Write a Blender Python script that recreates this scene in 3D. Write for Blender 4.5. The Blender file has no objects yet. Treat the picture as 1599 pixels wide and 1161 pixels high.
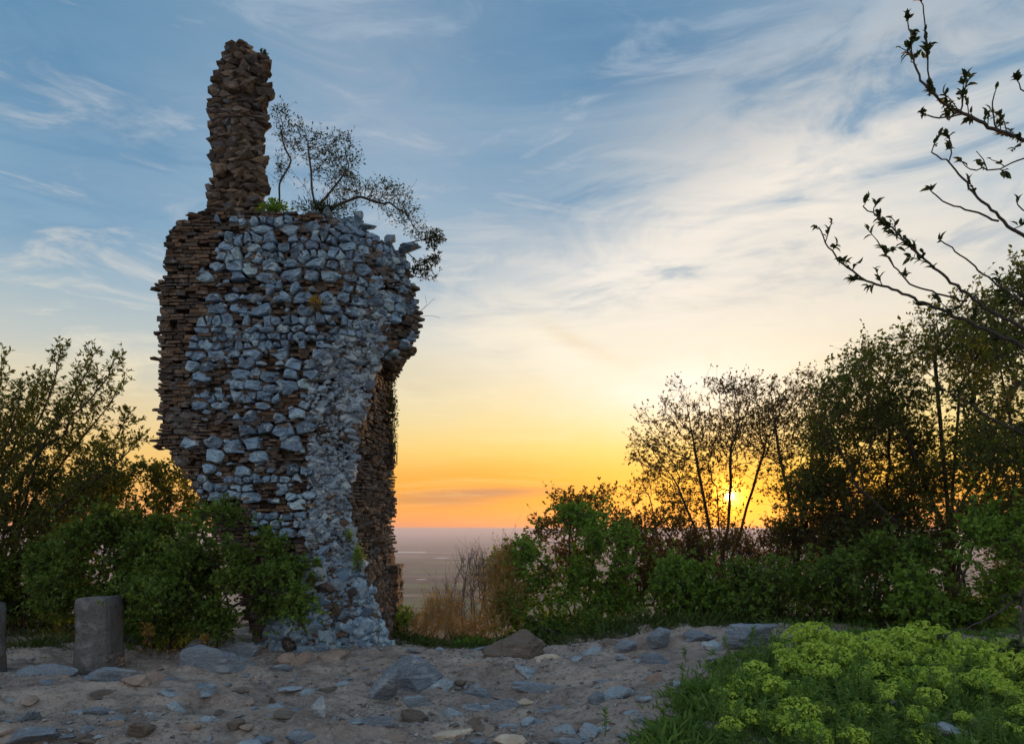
import bpy, bmesh, math, random
import numpy as np
from mathutils import Vector

random.seed(7)
rng = np.random.default_rng(7)
SC = bpy.context.scene
COL = SC.collection
R = math.radians

# ------------------------------------------------------------------ camera
F = 1066.0                      # focal length in photograph pixels (24 mm on a 36 mm sensor)
CZ = 1.6                        # eye height
HY = 825.0                      # row of the horizon
cam_d = bpy.data.cameras.new('camera')
cam = bpy.data.objects.new('camera', cam_d)
COL.objects.link(cam)
cam.location = (0, 0, CZ)
cam.rotation_euler = (R(90), 0, 0)
cam_d.lens = 24.0
cam_d.sensor_width = 36.0
cam_d.shift_y = (HY - 580.5) / 1599.0
cam_d.clip_start = 0.05
cam_d.clip_end = 200000
SC.camera = cam

# ------------------------------------------------------------------ sky, sun, exposure
SUN_AZ, SUN_EL = 17.7, 2.6
SC.view_settings.view_transform = 'Standard'
SC.view_settings.look = 'None'
SC.view_settings.exposure = 0.0
SC.view_settings.gamma = 1.0
SC.view_settings.use_curve_mapping = False
SC.cycles.max_bounces = 6
SC.cycles.diffuse_bounces = 3
SC.cycles.transmission_bounces = 4
SC.cycles.volume_bounces = 2
SC.cycles.use_denoising = True


def lin(c):
    c = c / 255.0
    return c / 12.92 if c <= 0.04045 else ((c + 0.055) / 1.055) ** 2.4


def srgb(r, g, b):
    return (lin(r), lin(g), lin(b), 1.0)


class NG:
    """small helper round a node tree"""

    def __init__(self, tree):
        self.t = tree
        self.n = tree.nodes
        self.l = tree.links

    def node(self, typ, **kw):
        nd = self.n.new(typ)
        for k, v in kw.items():
            setattr(nd, k, v)
        return nd

    def put(self, sock, v):
        if isinstance(v, bpy.types.NodeSocket):
            self.l.new(v, sock)
        else:
            sock.default_value = v

    def m(self, op, a, b=None, c=None, clamp=False):
        nd = self.node('ShaderNodeMath', operation=op, use_clamp=clamp)
        self.put(nd.inputs[0], a)
        if b is not None:
            self.put(nd.inputs[1], b)
        if c is not None:
            self.put(nd.inputs[2], c)
        return nd.outputs[0]

    def mix(self, f, a, b, blend='MIX'):
        nd = self.node('ShaderNodeMix', data_type='RGBA', blend_type=blend)
        nd.clamp_factor = True
        self.put(nd.inputs[0], f)
        self.put(nd.inputs[6], a)
        self.put(nd.inputs[7], b)
        return nd.outputs[2]

    def ramp(self, f, stops, interp='LINEAR'):
        nd = self.node('ShaderNodeValToRGB')
        cr = nd.color_ramp
        cr.interpolation = interp
        e = cr.elements
        while len(e) < len(stops):
            e.new(0.5)
        for i, (p, c) in enumerate(stops):
            e[i].position = p
            e[i].color = c if len(c) == 4 else (*c, 1)
        self.put(nd.inputs[0], f)
        return nd.outputs[0]

    def mrange(self, v, a, b, c=0.0, d=1.0, smooth=True):
        nd = self.node('ShaderNodeMapRange')
        nd.interpolation_type = 'SMOOTHSTEP' if smooth else 'LINEAR'
        self.put(nd.inputs[0], v)
        for i, x in enumerate((a, b, c, d)):
            nd.inputs[i + 1].default_value = x
        return nd.outputs[0]

    def noise(self, vec, scale, detail=4, rough=0.55, dist=0.0):
        nd = self.node('ShaderNodeTexNoise')
        if vec is not None:
            self.put(nd.inputs['Vector'], vec)
        nd.inputs['Scale'].default_value = scale
        nd.inputs['Detail'].default_value = detail
        nd.inputs['Roughness'].default_value = rough
        nd.inputs['Distortion'].default_value = dist
        return nd.outputs[0]

    def mapping(self, vec, loc=(0, 0, 0), rot=(0, 0, 0), scale=(1, 1, 1)):
        nd = self.node('ShaderNodeMapping')
        self.put(nd.inputs[0], vec)
        nd.inputs[1].default_value = loc
        nd.inputs[2].default_value = rot
        nd.inputs[3].default_value = scale
        return nd.outputs[0]


def build_world():
    w = bpy.data.worlds.new('World')
    SC.world = w
    w.use_nodes = True
    g = NG(w.node_tree)
    g.n.clear()
    tc = g.node('ShaderNodeTexCoord').outputs['Generated']
    nv = g.node('ShaderNodeVectorMath', operation='NORMALIZE')
    g.put(nv.inputs[0], tc)
    d = nv.outputs[0]
    sp = g.node('ShaderNodeSeparateXYZ')
    g.put(sp.inputs[0], d)
    x, y, z = sp.outputs
    DEG = 180 / math.pi
    el = g.m('MULTIPLY', g.m('ARCSINE', z), DEG)
    az = g.m('MULTIPLY', g.m('ARCTAN2', x, y), DEG)
    p = g.m('DIVIDE', el, 60.0, clamp=True)

    def stops(lst):
        return [(e / 60.0, srgb(*c)) for e, c in lst]
    near = g.ramp(p, stops([(0, (246, 160, 112)), (1.2, (252, 165, 92)), (2.6, (252, 170, 62)), (4.3, (252, 188, 62)),
                            (6.3, (252, 211, 108)), (9, (250, 224, 156)), (12, (248, 230, 188)), (15.5, (234, 226, 208)),
                            (19, (200, 206, 208)), (23, (158, 184, 203)), (28, (126, 164, 192)), (33, (104, 148, 183)),
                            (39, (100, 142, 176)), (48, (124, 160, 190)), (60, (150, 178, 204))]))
    side = g.ramp(p, stops([(0, (232, 150, 112)), (1.5, (240, 165, 100)), (3.5, (246, 184, 96)), (5.5, (246, 200, 118)),
                            (8, (236, 208, 156)), (10.5, (218, 208, 182)), (13, (198, 202, 196)), (17, (166, 188, 200)),
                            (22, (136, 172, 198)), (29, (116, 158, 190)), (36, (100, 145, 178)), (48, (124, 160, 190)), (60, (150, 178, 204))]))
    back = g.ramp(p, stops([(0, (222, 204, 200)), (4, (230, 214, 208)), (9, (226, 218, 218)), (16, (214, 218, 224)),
                            (30, (192, 206, 222)), (60, (150, 178, 204))]))  # unseen sky behind and overhead made brighter to lift the foreground light
    # angular distance in azimuth from the sun
    da = g.m('ABSOLUTE', g.m('SUBTRACT', az, SUN_AZ))
    da = g.m('MINIMUM', da, g.m('SUBTRACT', 360.0, da))
    base = g.mix(g.mrange(da, 12, 50), near, side)
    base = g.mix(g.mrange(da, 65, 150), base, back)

    # cirrus: noise on a plane high above
    zz = g.m('ADD', g.m('MAXIMUM', z, 0.0), 0.12)
    cv = g.node('ShaderNodeCombineXYZ')
    g.put(cv.inputs[0], g.m('DIVIDE', x, zz))
    g.put(cv.inputs[1], g.m('DIVIDE', y, zz))
    plane = cv.outputs[0]
    warp = g.noise(g.mapping(plane, scale=(0.9, 0.9, 1)), 1.0, 3, 0.5)
    st = g.mapping(plane, loc=(3.1, 1.7, 0), rot=(0, 0, R(28)), scale=(0.55, 1.7, 1))
    cir = g.noise(st, 1.6, 7, 0.62, 0.7)
    st2 = g.mapping(plane, loc=(9.1, 4.7, 0), rot=(0, 0, R(-18)), scale=(0.5, 2.3, 1))
    cir2 = g.noise(st2, 2.6, 7, 0.62, 0.5)
    big = g.noise(g.mapping(plane, loc=(1.3, 5.2, 0), rot=(0, 0, R(35)), scale=(0.5, 0.9, 1)), 0.9, 4, 0.5, 0.4)
    wisps = g.m('MULTIPLY', g.mrange(cir, 0.44, 0.72), g.mrange(big, 0.38, 0.6))

    def to_ae(px, py):
        tx = (px - 800) / F
        a = math.degrees(math.atan(tx))
        return a, math.degrees(math.atan((HY - py) / F * math.cos(math.radians(a))))

    def lobe(px, py, sx, sy, tilt=0.0):
        a0, e0 = to_ae(px, py)
        k = math.degrees(1 / F) * math.cos(math.radians(a0))
        sx, sy = sx * k, sy * k
        u = g.m('SUBTRACT', az, a0)
        v = g.m('SUBTRACT', el, e0)
        c, s = math.cos(R(tilt)), math.sin(R(tilt))
        uu = g.m('ADD', g.m('MULTIPLY', u, c / sx), g.m('MULTIPLY', v, s / sx))
        vv = g.m('SUBTRACT', g.m('MULTIPLY', v, c / sy), g.m('MULTIPLY', u, s / sy))
        q = g.m('ADD', g.m('MULTIPLY', uu, uu), g.m('MULTIPLY', vv, vv))
        return g.m('EXPONENT', g.m('MULTIPLY', q, -1.0))
    dA = g.mapping(d, loc=(0.3, 0.9, 2.2), rot=(0, R(16), 0), scale=(2.2, 2.2, 7.5))
    nA = g.noise(dA, 1.7, 9, 0.6, 0.9)
    dB = g.mapping(d, loc=(5.3, 1.9, 0.2), rot=(0, R(-12), 0), scale=(3.0, 3.0, 12))
    nB = g.noise(dB, 2.0, 9, 0.62, 0.7)
    tex = g.mrange(nA, 0.36, 0.62)
    tex2 = g.mrange(nB, 0.34, 0.64)
    soft = g.m('ADD', g.m('MULTIPLY', tex, 0.85), 0.15)
    soft2 = g.m('ADD', g.m('MULTIPLY', tex2, 0.6), 0.4)

    def cloud(colr, lb, strength, tx):
        nonlocal base
        base = g.mix(g.m('MULTIPLY', g.m('MULTIPLY', lb, strength), tx), base, srgb(*colr))
    # grey lavender veil in the upper middle, bluer holes beside it
    cloud((172, 184, 200), lobe(620, 120, 230, 230, 0), 0.75, soft2)
    cloud((158, 176, 196), lobe(330, 300, 190, 160, 20), 0.55, soft)
    cloud((104, 150, 186), lobe(60, 330, 210, 70, 8), 0.8, soft2)
    cloud((82, 130, 170), lobe(960, 80, 360, 110, -8), 0.95, soft2)
    cloud((84, 132, 172), lobe(80, 60, 230, 150, 0), 0.8, soft2)
    cloud((96, 138, 172), lobe(1480, 40, 260, 70, 0), 0.7, soft2)
    cloud((104, 150, 186), lobe(820, 285, 120, 120, -35), 0.95, soft2)
    cloud((156, 180, 199), lobe(760, 425, 170, 80, 8), 0.9, soft2)
    # the bright sheet between the blue and the yellow
    cloud((206, 206, 206), lobe(1150, 230, 340, 95, 22), 0.75, soft)
    cloud((252, 243, 230), lobe(1060, 440, 270, 66, 14), 1.0, tex)
    cloud((255, 248, 238), lobe(1010, 435, 190, 45, 8), 1.0, tex2)
    cloud((250, 240, 226), lobe(1200, 330, 360, 95, 20), 1.0, tex)
    cloud((248, 236, 218), lobe(1320, 400, 330, 95, 14), 0.8, soft2)
    cloud((252, 240, 216), lobe(850, 545, 160, 60, -14), 0.95, soft)
    cloud((176, 186, 192), lobe(1240, 120, 380, 60, 10), 0.4, soft2)
    cloud((186, 192, 194), lobe(1420, 540, 260, 45, 4), 0.25, soft2)
    cloud((255, 248, 232), lobe(1090, 600, 190, 70, 0), 0.95, soft2)
    cloud((222, 206, 170), lobe(660, 600, 120, 45, 0), 0.6, soft)
    # ragged dusky edge running down to the trees, and the low bank over the plain
    cloud((255, 160, 58), lobe(700, 752, 230, 34, 0), 0.7, 0.9)
    cloud((255, 252, 244), lobe(1080, 610, 110, 40, 0), 0.9, 1.0)
    cloud((255, 246, 226), lobe(900, 556, 110, 24, -28), 0.9, soft2)
    cloud((218, 182, 120), lobe(945, 556, 95, 12, -26), 0.55, tex2)
    cloud((186, 128, 102), lobe(752, 770, 112, 8.5, 2.0), 1.0, g.mrange(nB, 0.30, 0.46))
    cloud((200, 138, 104), lobe(700, 782, 70, 9, 0), 0.8, g.mrange(nB, 0.34, 0.5))
    cloud((208, 144, 92), lobe(640, 782, 90, 5, 0), 0.6, soft2)
    # free cirrus everywhere, tinted by height
    cc = g.ramp(p, stops([(0, (252, 190, 120)), (6, (255, 226, 150)), (14, (252, 238, 212)), (24, (214, 214, 214)), (36, (168, 188, 206)), (60, (150, 172, 194))]))
    base = g.mix(g.m('MULTIPLY', wisps, 0.35), base, cc)
    fine = g.m('MULTIPLY', g.mrange(nB, 0.50, 0.70), g.mrange(el, 3, 12))
    base = g.mix(g.m('MULTIPLY', fine, 0.5), base, cc)
    hole = g.m('MULTIPLY', g.mrange(nA, 0.46, 0.32), g.mrange(el, 12, 24))
    base = g.mix(g.m('MULTIPLY', hole, 0.45), base, srgb(92, 138, 176))
    dk = g.m('MULTIPLY', g.m('MULTIPLY', g.mrange(cir2, 0.55, 0.75), 0.3), g.mrange(el, 8, 25))
    base = g.mix(dk, base, srgb(120, 154, 184))

    # aureole round the sun and the disc itself
    sdir = (math.sin(R(SUN_AZ)) * math.cos(R(SUN_EL)), math.cos(R(SUN_AZ)) * math.cos(R(SUN_EL)), math.sin(R(SUN_EL)))
    dp = g.node('ShaderNodeVectorMath', operation='DOT_PRODUCT')
    g.put(dp.inputs[0], d)
    dp.inputs[1].default_value = sdir
    ang = g.m('MULTIPLY', g.m('ARCCOSINE', g.m('MINIMUM', dp.outputs['Value'], 1.0)), DEG)

    def gauss(s):
        q = g.m('DIVIDE', ang, s)
        return g.m('EXPONENT', g.m('MULTIPLY', g.m('MULTIPLY', q, q), -1.0))

    def scaled(f, colr):
        nd = g.node('ShaderNodeVectorMath', operation='SCALE')
        nd.inputs[0].default_value = colr
        g.put(nd.inputs['Scale'], f)
        return nd.outputs[0]

    def add(a, b):
        nd = g.node('ShaderNodeVectorMath', operation='ADD')
        g.put(nd.inputs[0], a)
        g.put(nd.inputs[1], b)
        return nd.outputs[0]
    base = g.mix(g.m('MULTIPLY', gauss(6.0), 0.35), base, srgb(255, 196, 60))
    base = g.mix(g.m('MULTIPLY', gauss(1.9), 0.9), base, srgb(255, 140, 26))
    base = g.mix(g.m('MULTIPLY', gauss(3.4), 0.45), base, srgb(255, 170, 40))
    disc = add(scaled(g.mrange(ang, 0.16, 0.40, 1.0, 0.0), (40.0, 24.0, 7.0)), add(scaled(gauss(1.3), (2.2, 0.65, 0.03)), scaled(gauss(0.7), (10.0, 4.2, 0.6))))
    total = add(base, disc)
    sky = g.node('ShaderNodeTexSky', sky_type='NISHITA')
    sky.sun_disc = False
    sky.sun_elevation = R(SUN_EL)
    sky.sun_rotation = R(SUN_AZ)
    sky.air_density = 1.0
    sky.dust_density = 1.0
    bg1 = g.node('ShaderNodeBackground')
    g.put(bg1.inputs[0], sky.outputs[0])
    bg1.inputs[1].default_value = 0.02
    bg2 = g.node('ShaderNodeBackground')
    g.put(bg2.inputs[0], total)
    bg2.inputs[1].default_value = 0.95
    ad = g.node('ShaderNodeAddShader')
    g.l.new(bg1.outputs[0], ad.inputs[0])
    g.l.new(bg2.outputs[0], ad.inputs[1])
    out = g.node('ShaderNodeOutputWorld')
    g.l.new(ad.outputs[0], out.inputs[0])
    w.cycles.sampling_method = 'MANUAL'
    w.cycles.sample_map_resolution = 1024


build_world()
sun_d = bpy.data.lights.new('sun', 'SUN')
sun_d.energy = 2.2
sun_d.angle = R(0.6)
sun_d.color = (1.0, 0.55, 0.24)
sun = bpy.data.objects.new('sun', sun_d)
COL.objects.link(sun)
_s = Vector((math.sin(R(SUN_AZ)) * math.cos(R(SUN_EL)), math.cos(R(SUN_AZ)) * math.cos(R(SUN_EL)), math.sin(R(SUN_EL))))
sun.rotation_euler = (-_s).to_track_quat('-Z', 'Y').to_euler()
sun.location = (10, 30, 8)


# ------------------------------------------------------------------ helpers
def X(px, d):
    return (px - 800.0) / F * d


def Zp(py, d):
    return CZ - (py - HY) / F * d


def at(px, py, d):
    return np.array((X(px, d), d, Zp(py, d)))


def project(p):
    return 800 + F * p[0] / p[1], HY - (p[2] - CZ) * F / p[1]


def _hash(ix, iy, iz):
    n = (ix * 374761393 + iy * 668265263 + iz * 2147483647 + 1274126177) & 0xFFFFFFFF
    n = ((n ^ (n >> 13)) * 1274126177) & 0xFFFFFFFF
    n = ((n ^ (n >> 16)) * 2246822519) & 0xFFFFFFFF
    return ((n ^ (n >> 15)) & 0xFFFFFF) / float(0xFFFFFF)


def vnoise(p):
    """value noise in -1..1 at points p (N,3)"""
    p = np.asarray(p, float)
    i = np.floor(p).astype(np.int64)
    f = p - i
    f = f * f * f * (f * (f * 6 - 15) + 10)
    r = 0
    for dx in (0, 1):
        wx = f[:, 0] if dx else 1 - f[:, 0]
        for dy in (0, 1):
            wy = f[:, 1] if dy else 1 - f[:, 1]
            for dz in (0, 1):
                wz = f[:, 2] if dz else 1 - f[:, 2]
                r = r + wx * wy * wz * _hash(i[:, 0] + dx, i[:, 1] + dy, i[:, 2] + dz)
    return r * 2 - 1


def fbm(p, octv=4, gain=0.5):
    p = np.asarray(p, float)
    a, s, r = 1.0, 1.0, 0
    for o in range(octv):
        r = r + a * vnoise(p * s + 17.3 * o)
        a *= gain
        s *= 2.03
    return r


def sstep(t):
    t = np.clip(t, 0, 1)
    return t * t * (3 - 2 * t)


def mesh_np(name, verts, tris, mats=None, midx=None, smooth=False):
    """triangle (or quad) mesh from numpy arrays"""
    verts = np.asarray(verts, np.float32)
    tris = np.asarray(tris, np.int32)
    k = tris.shape[1]
    me = bpy.data.meshes.new(name)
    me.vertices.add(len(verts))
    me.vertices.foreach_set('co', verts.ravel())
    me.loops.add(tris.size)
    me.loops.foreach_set('vertex_index', tris.ravel())
    me.polygons.add(len(tris))
    me.polygons.foreach_set('loop_start', np.arange(0, tris.size, k, dtype=np.int32))
    me.polygons.foreach_set('loop_total', np.full(len(tris), k, np.int32))
    for m in (mats or []):
        me.materials.append(m)
    if midx is not None:
        me.polygons.foreach_set('material_index', np.asarray(midx, np.int32))
    me.polygons.foreach_set('use_smooth', np.full(len(tris), smooth))
    me.update(calc_edges=True)
    return me


def obj(name, me, parent=None, loc=None):
    o = bpy.data.objects.new(name, me)
    COL.objects.link(o)
    if parent is not None:
        o.parent = parent
    if loc is not None:
        o.location = loc
    return o


def tag(o, label=None, cat=None, group=None, kind=None):
    if label:
        o['label'] = label
    if cat:
        o['category'] = cat
    if group:
        o['group'] = group
    if kind:
        o['kind'] = kind
    return o


def thing(name, loc, label, cat, group=None):
    o = bpy.data.objects.new(name, None)
    COL.objects.link(o)
    o.location = loc
    o.empty_display_size = 0.1
    return tag(o, label, cat, group)


def child(name, me, parent):
    """child whose mesh is in world coordinates: undo the parent's location"""
    o = obj(name, me, parent)
    o.location = -parent.location
    return o


class Bag:
    """collects many small triangle pieces into one mesh"""

    def __init__(self):
        self.v, self.f, self.n = [], [], 0

    def add(self, v, f):
        v = np.asarray(v, float)
        self.v.append(v)
        self.f.append(np.asarray(f, int) + self.n)
        self.n += len(v)

    def mesh(self, name, mat, smooth=False):
        return mesh_np(name, np.concatenate(self.v), np.concatenate(self.f), [mat], None, smooth)


# ------------------------------------------------------------------ materials
def new_mat(name):
    m = bpy.data.materials.new(name)
    m.use_nodes = True
    g = NG(m.node_tree)
    g.n.clear()
    out = g.node('ShaderNodeOutputMaterial')
    return m, g, out


def wpos(g):
    return g.node('ShaderNodeNewGeometry').outputs['Position']


def rnd(g):
    a = g.node('ShaderNodeNewGeometry').outputs['Random Per Island']
    b = g.node('ShaderNodeObjectInfo').outputs['Random']
    return g.m('FRACT', g.m('ADD', a, b))


def bump(g, h, dist, strength=1.0):
    b = g.node('ShaderNodeBump')
    b.inputs['Strength'].default_value = strength
    b.inputs['Distance'].default_value = dist
    g.put(b.inputs['Height'], h)
    return b.outputs[0]


def rock_mat(name, cols, lichen=None, lichen_amt=0.5, scale=9.0, rough=0.9, bdist=0.02, var=0.6, strata=False, speck=0.25):
    """stone: each piece its own tone, mottled, with patches of lichen or mortar"""
    m, g, out = new_mat(name)
    pos = wpos(g)
    r = rnd(g)
    n = len(cols)
    tone = g.ramp(r, [(i / max(1, n - 1), (*c, 1)) for i, c in enumerate(cols)])
    vec = g.mapping(pos, scale=(1, 1, 3.5)) if strata else pos
    n1 = g.noise(vec, scale, 6, 0.62)
    n2 = g.noise(vec, scale * 4.7, 5, 0.6)
    n3 = g.noise(pos, scale * 0.37, 3, 0.5)
    v = g.m('ADD', 1 - var, g.m('MULTIPLY', g.m('ADD', g.m('MULTIPLY', n1, 1.2), g.m('MULTIPLY', n2, 0.8)), var))
    col = g.mix(1.0, tone, g.ramp(v, [(0, (0, 0, 0)), (1, (1, 1, 1))]), 'MULTIPLY')
    col = g.mix(g.mrange(n2, 0.55, 0.75, 0, 0.45), col, (0.035, 0.032, 0.03, 1))
    n4 = g.noise(pos, scale * 11, 3, 0.6)
    col = g.mix(g.m('MULTIPLY', g.mrange(n4, 0.60, 0.72), speck), col, g.mix(0.5, col, (0.8, 0.8, 0.8, 1)))
    col = g.mix(g.m('MULTIPLY', g.mrange(n4, 0.42, 0.30), speck), col, (0.04, 0.04, 0.04, 1))
    if lichen:
        col = g.mix(g.m('MULTIPLY', g.mrange(g.m('ADD', n1, g.m('MULTIPLY', n3, 0.6)), 0.84, 1.0), lichen_amt), col, (*lichen, 1))
    b = g.node('ShaderNodeBsdfPrincipled')
    g.put(b.inputs['Base Color'], col)
    b.inputs['Roughness'].default_value = rough
    b.inputs['Specular IOR Level'].default_value = 0.25
    h = g.m('ADD', g.m('MULTIPLY', n1, 1.0), g.m('MULTIPLY', n2, 0.4))
    g.put(b.inputs['Normal'], bump(g, h, bdist * 2.2, 1.0))
    g.l.new(b.outputs[0], out.inputs[0])
    return m


def leaf_mat(name, cols, trans=0.35, tcol=None, rough=0.6):
    m, g, out = new_mat(name)
    r = rnd(g)
    n = len(cols)
    tone = g.ramp(r, [(i / max(1, n - 1), (*c, 1)) for i, c in enumerate(cols)])
    pos = wpos(g)
    nz = g.noise(pos, 1.7, 3, 0.5)
    tone = g.mix(g.mrange(nz, 0.35, 0.7, 0.0, 0.45), tone, (*cols[0], 1))
    b = g.node('ShaderNodeBsdfPrincipled')
    g.put(b.inputs['Base Color'], tone)
    b.inputs['Roughness'].default_value = rough
    b.inputs['Specular IOR Level'].default_value = 0.3
    t = g.node('ShaderNodeBsdfTranslucent')
    g.put(t.inputs[0], g.mix(1.0, tone, (*(tcol or (1.5, 1.25, 0.6)), 1), 'MULTIPLY'))
    mx = g.node('ShaderNodeMixShader')
    mx.inputs[0].default_value = trans
    g.l.new(b.outputs[0], mx.inputs[1])
    g.l.new(t.outputs[0], mx.inputs[2])
    g.l.new(mx.outputs[0], out.inputs[0])
    return m


def bark_mat(name, c1, c2):
    m, g, out = new_mat(name)
    pos = wpos(g)
    n1 = g.noise(g.mapping(pos, scale=(1, 1, 0.25)), 40, 5, 0.6)
    col = g.mix(g.mrange(n1, 0.35, 0.65), (*c1, 1), (*c2, 1))
    b = g.node('ShaderNodeBsdfPrincipled')
    g.put(b.inputs['Base Color'], col)
    b.inputs['Roughness'].default_value = 0.85
    g.put(b.inputs['Normal'], bump(g, n1, 0.004))
    g.l.new(b.outputs[0], out.inputs[0])
    return m


M = {}
M['stone'] = rock_mat('grey_limestone', [(0.105, 0.143, 0.196), (0.252, 0.371, 0.508), (0.356, 0.514, 0.678), (0.178, 0.251, 0.338), (0.440, 0.622, 0.760), (0.283, 0.419, 0.573), (0.209, 0.281, 0.365), (0.315, 0.455, 0.613), (0.544, 0.704, 0.760)],
                      (0.649, 0.760, 0.760), 0.75, 12, bdist=0.034, speck=0.5)
M['rubble'] = rock_mat('rubble_with_lime_mortar', [(0.157, 0.194, 0.244), (0.451, 0.562, 0.673), (0.294, 0.378, 0.476), (0.588, 0.691, 0.760), (0.118, 0.140, 0.174), (0.392, 0.497, 0.603)],
                       (0.686, 0.760, 0.760), 0.8, 15, bdist=0.03, speck=0.5)
M['brick'] = rock_mat('old_brick', [(0.07, 0.05, 0.04), (0.17, 0.105, 0.065), (0.05, 0.042, 0.038), (0.12, 0.088, 0.07), (0.27, 0.165, 0.095), (0.085, 0.08, 0.08), (0.10, 0.066, 0.048), (0.20, 0.135, 0.09)],
                      (0.34, 0.30, 0.26), 0.55, 13, bdist=0.02, speck=0.4)
M['slab'] = rock_mat('brown_slabs', [(0.112, 0.082, 0.062), (0.205, 0.140, 0.090), (0.071, 0.062, 0.058), (0.276, 0.190, 0.120), (0.123, 0.120, 0.126), (0.153, 0.105, 0.075), (0.087, 0.070, 0.060)],
                     (0.409, 0.369, 0.331), 0.45, 10, bdist=0.03)
M['core'] = rock_mat('mortar_core', [(0.063, 0.049, 0.039), (0.063, 0.049, 0.039)], (0.168, 0.151, 0.134), 0.5, 7, bdist=0.05)
M['mortar'] = rock_mat('crumbling_mortar', [(0.128, 0.112, 0.104), (0.203, 0.180, 0.166), (0.090, 0.079, 0.073)], (0.315, 0.300, 0.285), 0.6, 12, bdist=0.03, speck=0.5)
M['rock_blue'] = rock_mat('blue_grey_rock', [(0.209, 0.239, 0.282), (0.321, 0.365, 0.415), (0.257, 0.291, 0.338)], (0.579, 0.596, 0.596), 0.5, 8, bdist=0.04, strata=True, speck=0.7)
M['rock_tan'] = rock_mat('tan_rock', [(0.323, 0.240, 0.189), (0.408, 0.300, 0.238)], (0.578, 0.465, 0.392), 0.4, 7, bdist=0.03)
M['rock_dark'] = rock_mat('dark_brown_rock', [(0.195, 0.154, 0.124), (0.255, 0.196, 0.156)], (0.450, 0.378, 0.312), 0.4, 6, bdist=0.04, strata=True)
M['rock_cream'] = rock_mat('cream_stone', [(0.540, 0.419, 0.305), (0.621, 0.488, 0.368)], (0.720, 0.712, 0.575), 0.4, 8, bdist=0.02)
M['rock_pale'] = rock_mat('pale_blue_rock', [(0.345, 0.411, 0.461), (0.438, 0.512, 0.565)], (0.752, 0.720, 0.670), 0.5, 9, bdist=0.04, speck=0.7)
M['concrete'] = rock_mat('weathered_concrete', [(0.15, 0.145, 0.14), (0.15, 0.145, 0.14)], (0.27, 0.26, 0.25), 0.8, 7, bdist=0.03, speck=0.5)
M['bark'] = bark_mat('dark_bark', (0.035, 0.027, 0.022), (0.075, 0.06, 0.048))
M['twig'] = bark_mat('golden_dry_twig', (0.30, 0.19, 0.08), (0.46, 0.31, 0.14))
M['twig_grey'] = bark_mat('grey_dry_twig', (0.13, 0.10, 0.085), (0.20, 0.15, 0.125))
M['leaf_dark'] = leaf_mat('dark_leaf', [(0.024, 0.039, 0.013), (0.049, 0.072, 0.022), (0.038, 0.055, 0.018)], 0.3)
M['leaf_green'] = leaf_mat('green_leaf', [(0.090, 0.174, 0.025), (0.171, 0.301, 0.043), (0.221, 0.365, 0.050), (0.121, 0.218, 0.033)], 0.35)
M['leaf_bush'] = leaf_mat('deep_green_leaf', [(0.061, 0.114, 0.021), (0.123, 0.204, 0.031), (0.174, 0.262, 0.037)], 0.3)
M['leaf_brown'] = leaf_mat('bronze_young_leaf', [(0.078, 0.065, 0.020), (0.143, 0.112, 0.033), (0.098, 0.106, 0.031)], 0.5, (2.2, 1.5, 0.5))
M['leaf_gold'] = leaf_mat('golden_dry_leaf', [(0.384, 0.252, 0.077), (0.540, 0.372, 0.110), (0.264, 0.240, 0.066)], 0.5, (1.4, 1.1, 0.6))
M['bract'] = leaf_mat('yellow_green_bract', [(0.336, 0.481, 0.058), (0.476, 0.624, 0.085), (0.588, 0.720, 0.117), (0.392, 0.546, 0.072)], 0.3, (1.2, 1.15, 0.7))
M['spurge_leaf'] = leaf_mat('spurge_leaf', [(0.071, 0.150, 0.034), (0.143, 0.260, 0.055), (0.216, 0.335, 0.081)], 0.3)
M['leaf_olive'] = leaf_mat('olive_leaf', [(0.055, 0.07, 0.02), (0.12, 0.15, 0.035), (0.085, 0.11, 0.028), (0.17, 0.19, 0.045)], 0.5, (1.9, 1.6, 0.5))
M['grass'] = leaf_mat('grass_blade', [(0.045, 0.085, 0.018), (0.08, 0.13, 0.03), (0.11, 0.13, 0.045)], 0.3)


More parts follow.
